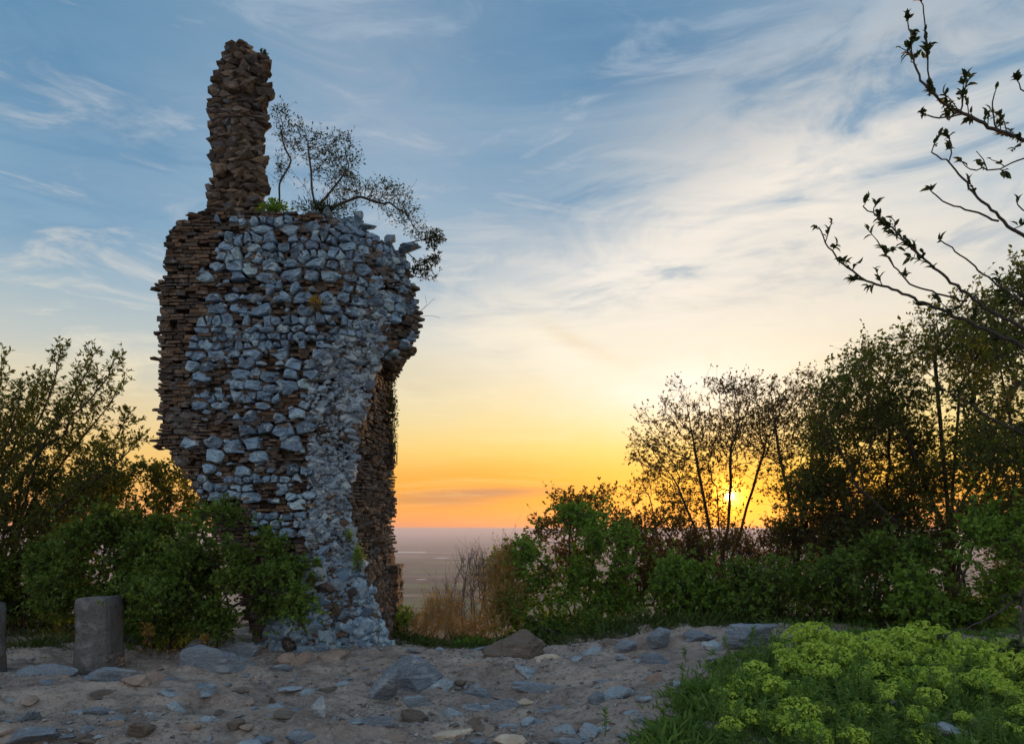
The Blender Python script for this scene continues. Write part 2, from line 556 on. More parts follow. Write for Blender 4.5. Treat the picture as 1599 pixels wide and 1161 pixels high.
def dirt_mat():
    m, g, out = new_mat('trodden_dirt')
    pos = wpos(g)
    n0 = g.noise(pos, 0.8, 6, 0.65)
    n1 = g.noise(g.mapping(pos, scale=(.8, 1.3, 1)), 3.2, 7, 0.7)
    n2 = g.noise(pos, 21, 6, 0.68)
    n3 = g.noise(pos, 95, 4, 0.65)
    vo = g.node('ShaderNodeTexVoronoi')
    g.put(vo.inputs['Vector'], pos)
    vo.inputs['Scale'].default_value = 42
    col = g.mix(g.mrange(n0, 0.35, 0.65), (0.40, 0.315, 0.265, 1), (0.58, 0.465, 0.39, 1))
    col = g.mix(g.mrange(n1, 0.42, 0.68, 0, 0.8), col, (0.23, 0.18, 0.15, 1))
    col = g.mix(g.mrange(n2, 0.55, 0.72, 0, 0.6), col, (0.66, 0.55, 0.47, 1))
    col = g.mix(g.mrange(n2, 0.46, 0.34, 0, 0.7), col, (0.12, 0.095, 0.08, 1))
    grit = g.m('MULTIPLY', g.mrange(vo.outputs['Distance'], 0.32, 0.12), g.mrange(n1, 0.42, 0.55))
    sepc = g.node('ShaderNodeSeparateColor')
    g.put(sepc.inputs[0], vo.outputs['Color'])
    gcol = g.ramp(sepc.outputs[0], [(0, (0.15, 0.13, 0.12)), (0.5, (0.34, 0.32, 0.31)), (0.8, (0.40, 0.43, 0.47)), (1, (0.58, 0.54, 0.48))])
    col = g.mix(g.m('MULTIPLY', grit, 0.7), col, gcol)
    b = g.node('ShaderNodeBsdfPrincipled')
    g.put(b.inputs['Base Color'], col)
    b.inputs['Roughness'].default_value = 0.95
    b.inputs['Specular IOR Level'].default_value = 0.15
    h = g.m('ADD', g.m('ADD', g.m('MULTIPLY', n1, 1.2), g.m('MULTIPLY', n2, 0.8)), g.m('ADD', g.m('MULTIPLY', n3, 0.25), g.m('MULTIPLY', grit, 0.35)))
    g.put(b.inputs['Normal'], bump(g, h, 0.06))
    g.l.new(b.outputs[0], out.inputs[0])
    return m


def hillside_mat():
    m, g, out = new_mat('scrubby_hillside')
    pos = wpos(g)
    n1 = g.noise(pos, 1.4, 6, 0.6)
    n2 = g.noise(pos, 18, 5, 0.6)
    col = g.mix(g.mrange(n1, 0.4, 0.62), (0.05, 0.06, 0.022, 1), (0.14, 0.10, 0.055, 1))
    col = g.mix(g.mrange(n2, 0.5, 0.7, 0, 0.6), col, (0.03, 0.04, 0.016, 1))
    b = g.node('ShaderNodeBsdfPrincipled')
    g.put(b.inputs['Base Color'], col)
    b.inputs['Roughness'].default_value = 1.0
    g.put(b.inputs['Normal'], bump(g, n2, 0.08))
    g.l.new(b.outputs[0], out.inputs[0])
    return m


def plain_mat():
    m, g, out = new_mat('farmland')
    pos = wpos(g)
    vec = g.mapping(pos, rot=(0, 0, R(24)), scale=(1 / 700.0, 1 / 260.0, 0))
    vo = g.node('ShaderNodeTexVoronoi')
    vo.distance = 'CHEBYCHEV'
    g.put(vo.inputs['Vector'], vec)
    vo.inputs['Scale'].default_value = 1.0
    vo.inputs['Randomness'].default_value = 0.75
    s = g.node('ShaderNodeSeparateColor')
    g.put(s.inputs[0], vo.outputs['Color'])
    col = g.ramp(s.outputs[0], [(0.0, (0.06, 0.09, 0.03)), (0.3, (0.16, 0.12, 0.08)), (0.5, (0.10, 0.14, 0.05)), (0.7, (0.26, 0.20, 0.13)), (0.86, (0.08, 0.075, 0.05)), (1, (0.36, 0.31, 0.24))], 'CONSTANT')
    n1 = g.noise(g.mapping(pos, scale=(1 / 900.0, 1 / 900.0, 0)), 2.0, 5, 0.6)
    col = g.mix(g.mrange(n1, 0.53, 0.62, 0, 0.95), col, (0.02, 0.032, 0.018, 1))
    n2 = g.noise(g.mapping(pos, rot=(0, 0, R(10)), scale=(1 / 2600.0, 1 / 260.0, 0)), 2.0, 4, 0.6)
    col = g.mix(g.mrange(n2, 0.60, 0.66, 0, 0.9), col, (0.02, 0.03, 0.02, 1))
    col = g.mix(g.mrange(n2, 0.34, 0.28, 0, 0.8), col, (0.42, 0.36, 0.28, 1))
    b = g.node('ShaderNodeBsdfPrincipled')
    g.put(b.inputs['Base Color'], col)
    b.inputs['Roughness'].default_value = 1.0
    b.inputs['Specular IOR Level'].default_value = 0.0
    g.l.new(b.outputs[0], out.inputs[0])
    return m


M['dirt'] = dirt_mat()
M['hillside'] = hillside_mat()
M['plain'] = plain_mat()

# ------------------------------------------------------------------ ground
PLAIN_Z = -230.0


def edge_y(x):
    """where the hilltop breaks away in front of the camera"""
    return np.interp(x, [-30, -9, -5, -2.2, -1.2, 0.6, 2.0, 4.0, 8, 30], [15, 12.5, 11.3, 10.4, 9.5, 9.6, 9.7, 9.7, 10.5, 14])


def gh(x, y, fine=True):
    x = np.asarray(x, float)
    y = np.asarray(y, float)
    r = np.hypot(x, y)
    z = 0.30 * sstep((x + 0.3) / 3.2) * sstep((y - 4.5) / 4.0)
    z = z + 0.06 * sstep((-x - 2.5) / 3.0) * sstep((y - 8.0) / 2.0)
    e = np.maximum(y - edge_y(x), r - 45)
    e = np.where(e > 0, e * e / (e + 0.6), 0)
    z = z - (-PLAIN_Z) * (1 - np.exp(-e * 0.6 / (-PLAIN_Z)))
    p = np.stack([x, y, 0 * x], -1).reshape(-1, 3)
    near = np.exp(-(np.maximum(r - 12, 0) / 12.0) ** 2)
    n = fbm(p * 0.55, 3) * 0.045
    if fine:
        n = n + fbm(p * np.array([2.2, 3.4, 1]) + 5, 4, 0.55) * 0.042
        n = n + (np.abs(fbm(p * np.array([4.0, 8.0, 1]) + 31, 3)) - 0.5) * 0.026
        tl = fbm(p * np.array([0.55, 1.5, 1]) + 71, 3) * 5.0
        fr = tl - np.floor(tl)
        n = n + (np.floor(tl) + sstep((fr - 0.8) / 0.2)) * 0.018
    n = n.reshape(x.shape)
    far = fbm(p * 0.02 + 3, 3).reshape(x.shape) * 4 * np.clip((r - 30) / 60, 0, 1) * np.clip(1 - e / 900, 0, 1)
    return z + n * near + far


def ghp(x, y):
    return float(gh(np.array([x]), np.array([y]))[0])


def ground_hit(px, py):
    """where the sight line through a photograph pixel meets the ground"""
    ds = np.linspace(3.0, 13.0, 1000)
    zs = CZ - (py - HY) / F * ds
    g = gh(X(px, ds), ds, False)
    i = int(np.argmax(zs <= g)) if np.any(zs <= g) else len(ds) - 1
    return X(px, ds[i]), ds[i]


def build_ground():
    a_in = np.arange(-52, 52.01, 0.22)
    a_out = np.arange(55, 305.1, 4.0)
    ang = np.radians(np.concatenate([a_in, a_out]))
    r1 = np.geomspace(0.4, 4.2, 40)
    r2 = np.geomspace(4.2, 12.5, 190)
    r3 = np.geomspace(12.5, 60000, 150)
    rad = np.concatenate([r1[:-1], r2[:-1], r3])
    A, Rr = np.meshgrid(ang, rad)
    x = Rr * np.sin(A)
    y = Rr * np.cos(A)
    z = gh(x, y)
    na, nr = len(ang), len(rad)
    v = np.stack([x, y, z], -1).reshape(-1, 3)
    idx = np.arange(na * nr).reshape(nr, na)
    nx = np.roll(idx, -1, axis=1)
    q = np.stack([idx[:-1], nx[:-1], nx[1:], idx[1:]], -1)[:, :, ::-1].reshape(-1, 4)
    cx = v[q].mean(1)
    e = np.maximum(cx[:, 1] - edge_y(cx[:, 0]), np.hypot(cx[:, 0], cx[:, 1]) - 45)
    e = e + 0.35 * vnoise(cx * 2.0)
    mi = np.where(e > 900, 2, np.where(e > 0.0, 1, 0))
    c = len(v)
    v = np.vstack([v, [[0, 0, float(gh(np.array([0.]), np.array([0.]))[0])]]])
    me = mesh_np('ground', v, q, [M['dirt'], M['hillside'], M['plain']], mi, True)
    return tag(obj('ground', me), kind='structure')


build_ground()

# pale strips lying far out on the plain
for (px, py, L, wd, al) in ((638, 862, 170, 45, 0.1), (690, 871, 60, 16, -0.3), (658, 905, 22, 5, 0.5)):
    d = (CZ - PLAIN_Z) * F / (py - HY)
    x0 = X(px, d)
    c, s = math.cos(al), math.sin(al)
    v = [(x0 + c * a * L - s * b * wd * 4, d + s * a * L + c * b * wd * 4, PLAIN_Z + 2.5) for a, b in ((-1, -1), (1, -1), (1, 1), (-1, 1))]
    mpl = M.get('pale')
    if mpl is None:
        mpl, g, out = new_mat('pale_field')
        bs = g.node('ShaderNodeBsdfPrincipled')
        g.put(bs.inputs['Base Color'], g.mix(g.mrange(g.noise(g.mapping(wpos(g), scale=(.01, .01, 0)), 1, 3), 0.4, 0.6), (0.62, 0.6, 0.56, 1), (0.8, 0.78, 0.75, 1)))
        bs.inputs['Roughness'].default_value = 0.8
        g.l.new(bs.outputs[0], out.inputs[0])
        M['pale'] = mpl
    tag(obj('pale_field', mesh_np('pale_field', v, [(0, 1, 2, 3)], [mpl])), kind='structure')

# the air over the plain
hz_m, g, out = new_mat('valley_haze')
pv = g.node('ShaderNodeVolumePrincipled')
pv.inputs['Color'].default_value = (0.98, 0.87, 0.93, 1)
pv.inputs['Density'].default_value = 1.2e-4
pv.inputs['Anisotropy'].default_value = 0.2
g.l.new(pv.outputs[0], out.inputs['Volume'])
H0, H1, HE = PLAIN_Z - 6.0, 11.0, 62000.0
hv = [(sx * HE, sy * HE, zz) for zz in (H0, H1) for sx, sy in ((-1, -1), (1, -1), (1, 1), (-1, 1))]
hf = [(3, 2, 1, 0), (4, 5, 6, 7), (0, 1, 5, 4), (1, 2, 6, 5), (2, 3, 7, 6), (3, 0, 4, 7)]
tag(obj('haze', mesh_np('haze', hv, hf, [hz_m])), kind='stuff')


# ------------------------------------------------------------------ stone shapes
def hull_proto(n, seed, box=0.55):
    """angular stone: convex hull of points on a boxy sphere, unit size"""
    r = np.random.default_rng(seed)
    d = r.normal(size=(n, 3))
    d /= np.linalg.norm(d, axis=1)[:, None]
    p = d / (np.abs(d).max(1)[:, None] ** box) * r.uniform(0.85, 1.05, (n, 1))
    bm = bmesh.new()
    for q in p:
        bm.verts.new(q)
    res = bmesh.ops.convex_hull(bm, input=bm.verts)
    junk = list({e for e in res['geom_interior'] + res['geom_unused'] if isinstance(e, bmesh.types.BMVert)})
    if junk:
        bmesh.ops.delete(bm, geom=junk, context='VERTS')
    bmesh.ops.triangulate(bm, faces=bm.faces)
    bm.verts.ensure_lookup_table()
    bm.verts.index_update()
    v = np.array([w.co for w in bm.verts])
    f = np.array([[w.index for w in fc.verts] for fc in bm.faces])
    bm.free()
    return v, f


HULLS = [hull_proto(14, 100 + i) for i in range(14)]


def ico(sub):
    bm = bmesh.new()
    bmesh.ops.create_icosphere(bm, subdivisions=sub, radius=1.0)
    v = np.array([w.co for w in bm.verts])
    f = np.array([[w.index for w in fc.verts] for fc in bm.faces])
    bm.free()
    return v, f


ICO = {s: ico(s) for s in (2, 3, 4)}


def rock_shape(seed, sub=3, cuts=11, rough=0.06, flat=1.0, lo=0.38, hi=0.82):
    """boulder: a sphere cut by random planes, softened and roughened"""
    r = np.random.default_rng(seed)
    v, f = ICO[sub]
    n = r.normal(size=(cuts, 3))
    n[:, 2] *= flat
    n /= np.linalg.norm(n, axis=1)[:, None]
    dist = r.uniform(lo, hi, cuts)
    dot = np.maximum(v @ n.T, 1e-3)
    rad = np.minimum((dist / dot).min(1), 1.2)
    p = v * rad[:, None]
    off = r.uniform(0, 50, 3)
    p = p * (1 + rough * fbm(p * 2.2 + off, 5, 0.68))[:, None]
    lay = vnoise(np.stack([p[:, 2] * 9 + off[0], 0 * p[:, 0], p[:, 0] * 0.8 + off[1]], 1))
    p[:, :2] *= (1 + 0.045 * lay)[:, None]
    return p, f


# ------------------------------------------------------------------ the ruined tower
class Prof:
    """a plan outline that changes with height; points run from the left front corner round to the right rear"""

    def __init__(self, rows, dref):
        rows = sorted(rows, key=lambda r: -r[0])
        self.z = np.array([Zp(r[0], dref) for r in rows])
        self.pts = []
        for k in range(len(rows[0][1])):
            xs = np.array([X(r[1][k][0], r[1][k][1]) for r in rows])
            ys = np.array([r[1][k][1] for r in rows])
            self.pts.append((xs, ys))
        self.xref = self.pts[0][0].mean()

    def sec(self, z):
        return np.array([(np.interp(z, self.z, a), np.interp(z, self.z, b)) for a, b in self.pts])

    def span(self, z):
        s = self.sec(z)
        a = s[0][0] - self.xref
        return a, a + np.linalg.norm(np.diff(s, axis=0), axis=1).sum()

    def surf(self, s, z):
        q = self.sec(z)
        a = s - (q[0][0] - self.xref)
        for i in range(len(q) - 1):
            seg = q[i + 1] - q[i]
            L = np.linalg.norm(seg)
            if a <= L or i == len(q) - 2:
                t = seg / max(L, 1e-6)
                p = q[i] + t * min(a, L + 0.02) if a >= 0 else q[i] + t * a
                return np.array((p[0], p[1], z)), np.array((t[0], t[1], 0.)), np.array((t[1], -t[0], 0.))
            a -= L


TW = [(1045, 405, 500, 606, 622), (1000, 395, 495, 594, 618), (950, 380, 492, 577, 617), (900, 360, 490, 562, 616),
      (850, 340, 488, 547, 615), (800, 318, 486, 540, 614), (760, 300, 484, 540, 614), (720, 276, 484, 546, 614),
      (702, 264, 484, 549, 614), (694, 246, 484, 551, 614), (650, 250, 486, 560, 613), (600, 250, 490, 571, 612),
      (565, 250, 495, 584, 613), (548, 250, 500, 590, 626), (530, 250, 508, 597, 641), (500, 250, 522, 604, 648),
      (470, 249, 532, 609, 655), (440, 248, 541, 612, 651), (420, 257, 546, 613, 648), (400, 259, 549, 612, 645),
      (380, 263, 549, 609, 640), (365, 269, 545, 601, 630), (350, 284, 540, 588, 610), (340, 300, 522, 568, 590), (331, 319, 480, 535, 570)]


def tw_row(r):
    py, a, b, c, d = r
    dc = 10.5 if py > 560 else 9.55
    return (py, ((a, 8.86), (b, 8.8), (c, 9.12 if py > 450 else 9.2), (d, dc)))


tower = Prof([tw_row(r) for r in TW], 8.8)
SPI = [(352, 306, 404, 424), (335, 318, 397, 412), (305, 326, 390, 407), (296, 317, 389, 407), (288, 318, 388, 407), (280, 328, 387, 407), (240, 328, 383, 407), (200, 325, 382, 408),
       (160, 327, 380, 410), (130, 327, 378, 412), (110, 331, 377, 413), (97, 340, 378, 413), (84, 343, 380, 413), (74, 349, 380, 408), (67, 355, 378, 396), (62, 358, 376, 388)]
spire = Prof([(r[0], ((r[1], 8.95), (r[2], 8.9), (r[3], 9.02))) for r in SPI], 8.9)

T = thing('ruined_tower', (X(430, 9.6), 9.6, 0), 'tall ruined tower of grey stone and thin brick with a broken spire at its left', 'tower')
TL = Vector(T.location)
CH = Bag()
pieces = {'brick': [], 'slab': [], 'stone': []}


def core_mesh(pf, back, inset, nz=70):
    zs = np.linspace(pf.z.min(), pf.z.max(), nz)
    fr = np.linspace(0, 1, 40)
    rings = []
    for z in zs:
        a, b = pf.span(z)
        ring = []
        for t in fr:
            p, tg, n = pf.surf(a + (b - a) * t, z)
            ring.append(p - n * inset)
        q0, q1 = ring[-1], ring[0]
        for t in np.linspace(0, 1, 8)[1:-1]:
            ring.append(q0 * (1 - t) + np.array((q1[0] + 0.15, back, z)) * t)
        for t in np.linspace(0, 1, 5)[:-1]:
            ring.append(np.array((q1[0] + 0.15, back, z)) * (1 - t) + q1 * t)
        rings.append(ring)
    v = np.array(rings)
    nr, nc = v.shape[:2]
    v = v.reshape(-1, 3)
    v[:, 0] += 0.035 * fbm(v * 4.1, 3)
    v[:, 1] += 0.035 * fbm(v * 4.1 + 40, 3)
    idx = np.arange(nr * nc).reshape(nr, nc)
    nx = np.roll(idx, -1, 1)
    q = np.stack([idx[:-1], nx[:-1], nx[1:], idx[1:]], -1).reshape(-1, 4)
    f = np.concatenate([q[:, [0, 1, 2]], q[:, [0, 2, 3]]])
    c = len(v)
    v = np.vstack([v, v[-nc:].mean(0) + np.array((0, 0, 0.05))])
    top = idx[-1]
    f = np.concatenate([f, np.stack([top, np.roll(top, -1), np.full(nc, c)], 1)])
    return mesh_np('core', v, f, [M['core']], None, False)


child('core', core_mesh(tower, 10.4, 0.11), T)
child('spire_core', core_mesh(spire, 9.5, 0.06, 50), T)

BOXF = np.array([(0, 1, 2), (0, 2, 3), (4, 6, 5), (4, 7, 6), (0, 4, 5), (0, 5, 1), (1, 5, 6), (1, 6, 2), (2, 6, 7), (2, 7, 3), (3, 7, 4), (3, 4, 0)])


def block(p, t, n, L, h, out, depth, jit):
    """irregular brick: front face proud by `out`, its corners knocked about; 8 corners"""
    up = np.array((0, 0, 1.0))
    v = []
    for o in (-depth, out):
        for a, b in ((-1, -1), (1, -1), (1, 1), (-1, 1)):
            j = rng.uniform(-jit, jit, 3)
            v.append(p + t * (a * L / 2 * (0.94 if o > 0 else 1) + j[0]) + up * (b * h / 2 * (0.86 if o > 0 else 1) + j[1] * 0.6) + n * (o + j[2]))
    return np.array(v), BOXF[:, ::-1]


LB = ([330, 380, 430, 440, 470, 490, 515, 540, 600, 640, 660, 690, 720, 740, 790, 860, 1040],
      [338, 345, 312, 318, 335, 318, 297, 296, 300, 304, 318, 330, 322, 302, 298, 330, 400])
RB = ([330, 480, 520, 560, 620, 1040], [655, 655, 600, 505, 488, 488])


def stone_zone(px, py):
    if py < 341 or py > 850:
        return False
    l, r = np.interp(py, *LB), np.interp(py, *RB)
    if py > 792:
        return 395 < px < 480 and 800 < py < 842
    return l < px < r


def rubble_zone(px, py):
    r = np.interp(py, [440, 500, 560, 620, 860, 900, 1040], [600, 560, 500, 488, 488, 445, 400])
    b2 = np.interp(py, [440, 530, 600, 700, 800, 900, 1000, 1040], [600, 597, 571, 549, 540, 562, 594, 606])
    return py > 440 and r - 4 < px < b2 + 6


# brick courses
z = tower.z.min()
while z < tower.z.max() - 0.02:
    h = random.uniform(0.034, 0.058)
    zc = z + h / 2
    a, b = tower.span(zc)
    ledge = random.uniform(-0.035, 0.02)
    if random.random() < 0.08:
        ledge -= 0.05
    s = a + ledge
    wav = 0.012 * math.sin(zc * 9)
    while s < b:
        L = random.choice((random.uniform(.06, .13), random.uniform(.10, .22)))
        p, t, n = tower.surf(s + L / 2, zc + 0.01 * math.sin(s * 5 + zc * 3))
        px, py = project(p)
        rub = rubble_zone(px, py)
        st = stone_zone(px, py)
        side = px > np.interp(py, [440, 530, 600, 700, 800, 900, 1040], [600, 597, 571, 549, 540, 562, 606])
        if (not rub or random.random() < 0.12) and random.random() > (0.12 if st else 0.06):
            out = random.gauss(0.004, 0.010) + (0.025 if random.random() < 0.05 else 0) - (0.05 if random.random() < 0.05 else 0)
            if st:
                out = random.gauss(-0.045, 0.032)
            if rub:
                out = random.gauss(0.0, 0.02)
            v, f = block(p, t, n, L - 0.008, h - random.uniform(0.004, 0.012), out, 0.16, 0.010)
            vis = 0.0 if (st or side) else L * h * (1.3 if px < 330 else 1.0)
            if 790 < py < 860 and px > 400:
                vis = L * h * 1.2
            if py > 730 and px < 400:
                vis = 0.0
            pieces['brick'].append((vis, v, f))
        s += L
    z += h

# spire courses: rough split slabs of many sizes
SLABS = [hull_proto(30, 700 + i, 0.97) for i in range(12)]
z = spire.z.min()
while z < spire.z.max() - 0.01:
    h = random.choice((0.04, 0.05, 0.06, 0.075, 0.09))
    zc = z + h / 2
    a, b = spire.span(zc)
    s = a + random.uniform(-0.035, 0.025)
    while s < b + 0.02:
        L = random.uniform(0.08, 0.24)
        p, t, n = spire.surf(s + L / 2, zc + random.gauss(0, .006))
        if random.random() > .05:
            v, f = random.choice(SLABS)
            rl = random.gauss(0, .035)
            w = v * np.array((L * .58, .11, h * .68))
            w = np.stack([w[:, 0], w[:, 1], w[:, 2] + rl * w[:, 0]], 1)
            q = p + n * (random.gauss(-0.082, 0.010))
            vv = w[:, :1] * t + w[:, 1:2] * (-n) + np.array((0, 0, 1.)) * w[:, 2:3] + q
            pieces['slab'].append((L * h * (1.0 if t[0] > 0.7 else 0.5), vv, f))
        s += L
    z += h


# irregular facing stones: cells of a jittered layout, cut to fit one another
def clip(poly, a, nrm):
    res = []
    m = len(poly)
    for i in range(m):
        p, q = poly[i], poly[(i + 1) % m]
        dp, dq = np.dot(p - a, nrm), np.dot(q - a, nrm)
        if dp <= 0:
            res.append(p)
        if (dp < 0) != (dq < 0):
            res.append(p + (q - p) * (dp / (dp - dq)))
    return res


sites = []
z = Zp(885, 8.8)
while z < Zp(300, 8.8):
    h = random.choice((0.07, 0.09, 0.11, 0.14, 0.17, 0.21))
    a, b = tower.span(z + h / 2)
    s = a - random.uniform(0.1, 0.4)
    while s < b + 0.3:
        L = h * random.uniform(0.75, 2.3)
        pp, _, _ = tower.surf(min(s + L / 2, b), z + h / 2)
        px, py = project(pp)
        if px > 520:
            L *= 0.72
        sites.append((s + L / 2 + random.uniform(-.22, .22) * L, z + h / 2 + random.uniform(-.28, .28) * h))
        s += L
    z += h
S2 = np.array(sites)
AN = 0.72                                   # cells wider than tall
SS = S2 * np.array((AN, 1.0))
for i in range(len(S2)):
    a, b = tower.span(S2[i, 1])
    if S2[i, 0] < a + 0.16 or S2[i, 0] > b - 0.03:
        continue
    p, t, n = tower.surf(*S2[i])
    px, py = project(p)
    ok = stone_zone(px, py)
    if not ok:
        # a few strays out in the brickwork
        if not (py < 850 and not rubble_zone(px, py) and 275 < px < 500 and random.random() < 0.05 and py > 380):
            continue
    if ok and random.random() < (0.17 if py < 560 else 0.27):
        continue
    if 436 < py < 452 and px < 560 and random.random() < 0.7:
        continue
    c = SS[i]
    dd = np.linalg.norm(SS - c, axis=1)
    nb = np.argsort(dd)[1:22]
    poly = [c + np.array(q) * 0.30 for q in ((-1, -1), (1, -1), (1, 1), (-1, 1))]
    for k in nb:
        mid = (c + SS[k]) / 2
        nr = (SS[k] - c) / dd[k]
        poly = clip(poly, mid, nr)
        if len(poly) < 3:
            break
    if len(poly) < 3:
        continue
    poly = np.array(poly) / np.array((AN, 1.0)) - S2[i]
    # drop tiny edges, then subdivide long ones so the outline is not a clean polygon
    ctr = poly.mean(0)
    shrink = random.choice((random.uniform(0.66, 0.85), random.uniform(0.8, 0.95)))
    pl = []
    m = len(poly)
    for k in range(m):
        e = poly[(k + 1) % m] - poly[k]
        if np.linalg.norm(e) < 0.025:
            continue
        pl.append(poly[k])
        if np.linalg.norm(e) > 0.10:
            pl.append(poly[k] + e * random.uniform(0.35, 0.65) + rng.normal(0, 0.010, 2))
    pl = np.array(pl)
    if len(pl) < 4:
        continue
    pl = ctr + (pl - ctr) * shrink + rng.normal(0, 0.007, pl.shape)
    size = np.ptp(pl, axis=0)
    if size.min() < 0.035 or (py < 372 and size[1] > 0.17):
        continue
    k = len(pl)
    out = random.uniform(0.008, 0.055) + 0.03 * min(size)
    tilt = rng.normal(0, 0.2, 2) + np.array((0, -.12))
    up = np.array((0, 0, 1.0))

    def P3(q, o):
        return p + t * q[0] + up * q[1] + n * o
    # back ring, edge ring, shoulder ring, inner ring, middle: rough split faces
    vs = [P3(ctr + (q - ctr) * 0.9, -0.14) for q in pl]
    vs += [P3(q, out * 0.2 + rng.normal(0, 0.008)) for q in pl]
    ins = random.uniform(0.85, 0.96)
    vs += [P3(ctr + (q - ctr) * ins * random.uniform(0.94, 1.05), out * .85 + (q - ctr) @ tilt + rng.normal(0, 0.008)) for q in pl]
    vs += [P3(ctr + (q - ctr) * .45 * random.uniform(0.8, 1.2), out + (q - ctr) @ tilt * .5 + rng.normal(0.004, 0.012)) for q in pl]
    vs.append(P3(ctr + rng.normal(0, 0.015, 2), out + rng.normal(0.006, 0.014)))
    fs = []
    for q in range(k):
        w = (q + 1) % k
        for o in (0, k, 2 * k):
            fs += [(o + q, o + w, o + k + w), (o + q, o + k + w, o + k + q)]
        fs.append((3 * k + q, 3 * k + w, 4 * k))
    pieces['stone'].append((size[0] * size[1], np.array(vs), np.array(fs)))

# stones lying loose on the broken top, and the slab sticking out at the right
for i in range(46):
    px = random.uniform(420, 612)
    d = random.uniform(8.95, 9.9)
    top = np.interp(px, [400, 480, 535, 570, 600, 620, 645], [331, 331, 333, 340, 352, 366, 392])
    v, f = random.choice(HULLS)
    sc = np.array((random.uniform(.06, .13), random.uniform(.06, .12), random.uniform(.03, .07)))
    p = at(px, top, 8.95)
    p = np.array((p[0] * d / 8.95, d, p[2] - 0.03 + random.uniform(-.03, .05)))
    pieces['stone'].append((0.012, v * sc + p, f))
v, f = HULLS[3]
p = at(634, 387, 9.35)
pieces['stone'].append((0.05, v * np.array((.22, .2, .04)) + p, f))
for i in range(60):                          # ragged stones on the steps left of the spire and at its foot
    px = random.uniform(262, 345)
    top = np.interp(px, [255, 270, 288, 305, 330, 345], [400, 368, 350, 338, 330, 330]) + random.uniform(-3, 14)
    v, f = random.choice(HULLS)
    sc = np.array((random.uniform(.06, .14), random.uniform(.06, .12), random.uniform(.022, .04)))
    pieces['brick'].append((0.008, v * sc + at(px, top, random.uniform(8.85, 9.3)), f))
for i in range(14):                          # thin bricks jutting from the left edge and the overhang below it
    py = random.choice((440, 446, 452, 688, 692, 696, 700, 560, 610, 640, 520))
    v, f = random.choice(HULLS)
    pieces['brick'].append((0.009, v * np.array((random.uniform(.05, .09), .09, .02)) + at(246 + random.uniform(-3, 6), py, 8.93), f))

# under-stones of the overhang at the right
for i in range(40):
    px = random.uniform(598, 645)
    py = np.interp(px, [598, 612, 628, 645], [556, 556, 546, 524]) + random.uniform(-10, 4)
    v, f = random.choice(HULLS)
    sc = np.array((random.uniform(.06, .12), random.uniform(.08, .16), random.uniform(.03, .06)))
    pieces['stone'].append((0.008, v * sc + at(px, py, random.uniform(9.3, 9.8)), f))

for kind, mat, rest in (('stone', 'stone', 'loose_stones'), ('brick', 'brick', 'brick_courses'), ('slab', 'slab', 'slab_courses')):
    lst = sorted(pieces[kind], key=lambda q: -q[0])
    bag = Bag()
    for i, (vis, v, f) in enumerate(lst):
        if i < 300 and vis > 0:
            c = v.mean(0)
            me = mesh_np(kind, v - c, f, [M[mat]])
            o = obj(kind, me, T)
            o.location = Vector(c) - TL
        else:
            bag.add(v, f)
    if bag.n:
        tag(child(rest, bag.mesh(rest, M[mat]), T), kind='stuff')

# small chinking stones wedged between the big ones
cnt = 0
while cnt < 320:
    zc = Zp(random.uniform(336, 850), 8.8)
    a, b = tower.span(zc)
    p, t, n = tower.surf(random.uniform(a, b), zc)
    px, py = project(p)
    if not stone_zone(px, py):
        continue
    cnt += 1
    v, f = random.choice(HULLS)
    r = random.uniform(.018, .05)
    w = v * np.array((r * random.uniform(1, 1.8), r * 1.2, r * random.uniform(.6, 1)))
    CH.add(w[:, :1] * t + w[:, 1:2] * (-n) + np.array((0, 0, 1.)) * w[:, 2:3] + p + n * random.uniform(-.02, .02), f)
tag(child('chinking_stones', CH.mesh('chinking_stones', M['stone']), T), kind='stuff')

# lumps of old mortar over the brickwork
mo = Bag()
cnt = 0
while cnt < 900:
    zc = Zp(random.uniform(345, 1000), 8.8)
    a, b = tower.span(zc)
    p, t, n = tower.surf(random.uniform(a, b), zc)
    px, py = project(p)
    if rubble_zone(px, py) or float(fbm(p[None] * 2.6 + 4, 2)[0]) < 0.05:
        continue
    cnt += 1
    v, f = random.choice(HULLS)
    r = random.uniform(.02, .055)
    w = v * np.array((r * random.uniform(1, 2.2), r * .55, r * random.uniform(.5, 1.1)))
    mo.add(w[:, :1] * t + w[:, 1:2] * (-n) + np.array((0, 0, 1.)) * w[:, 2:3] + p + n * random.uniform(-.02, .006), f)
tag(child('mortar', mo.mesh('mortar', M['mortar']), T), kind='stuff')

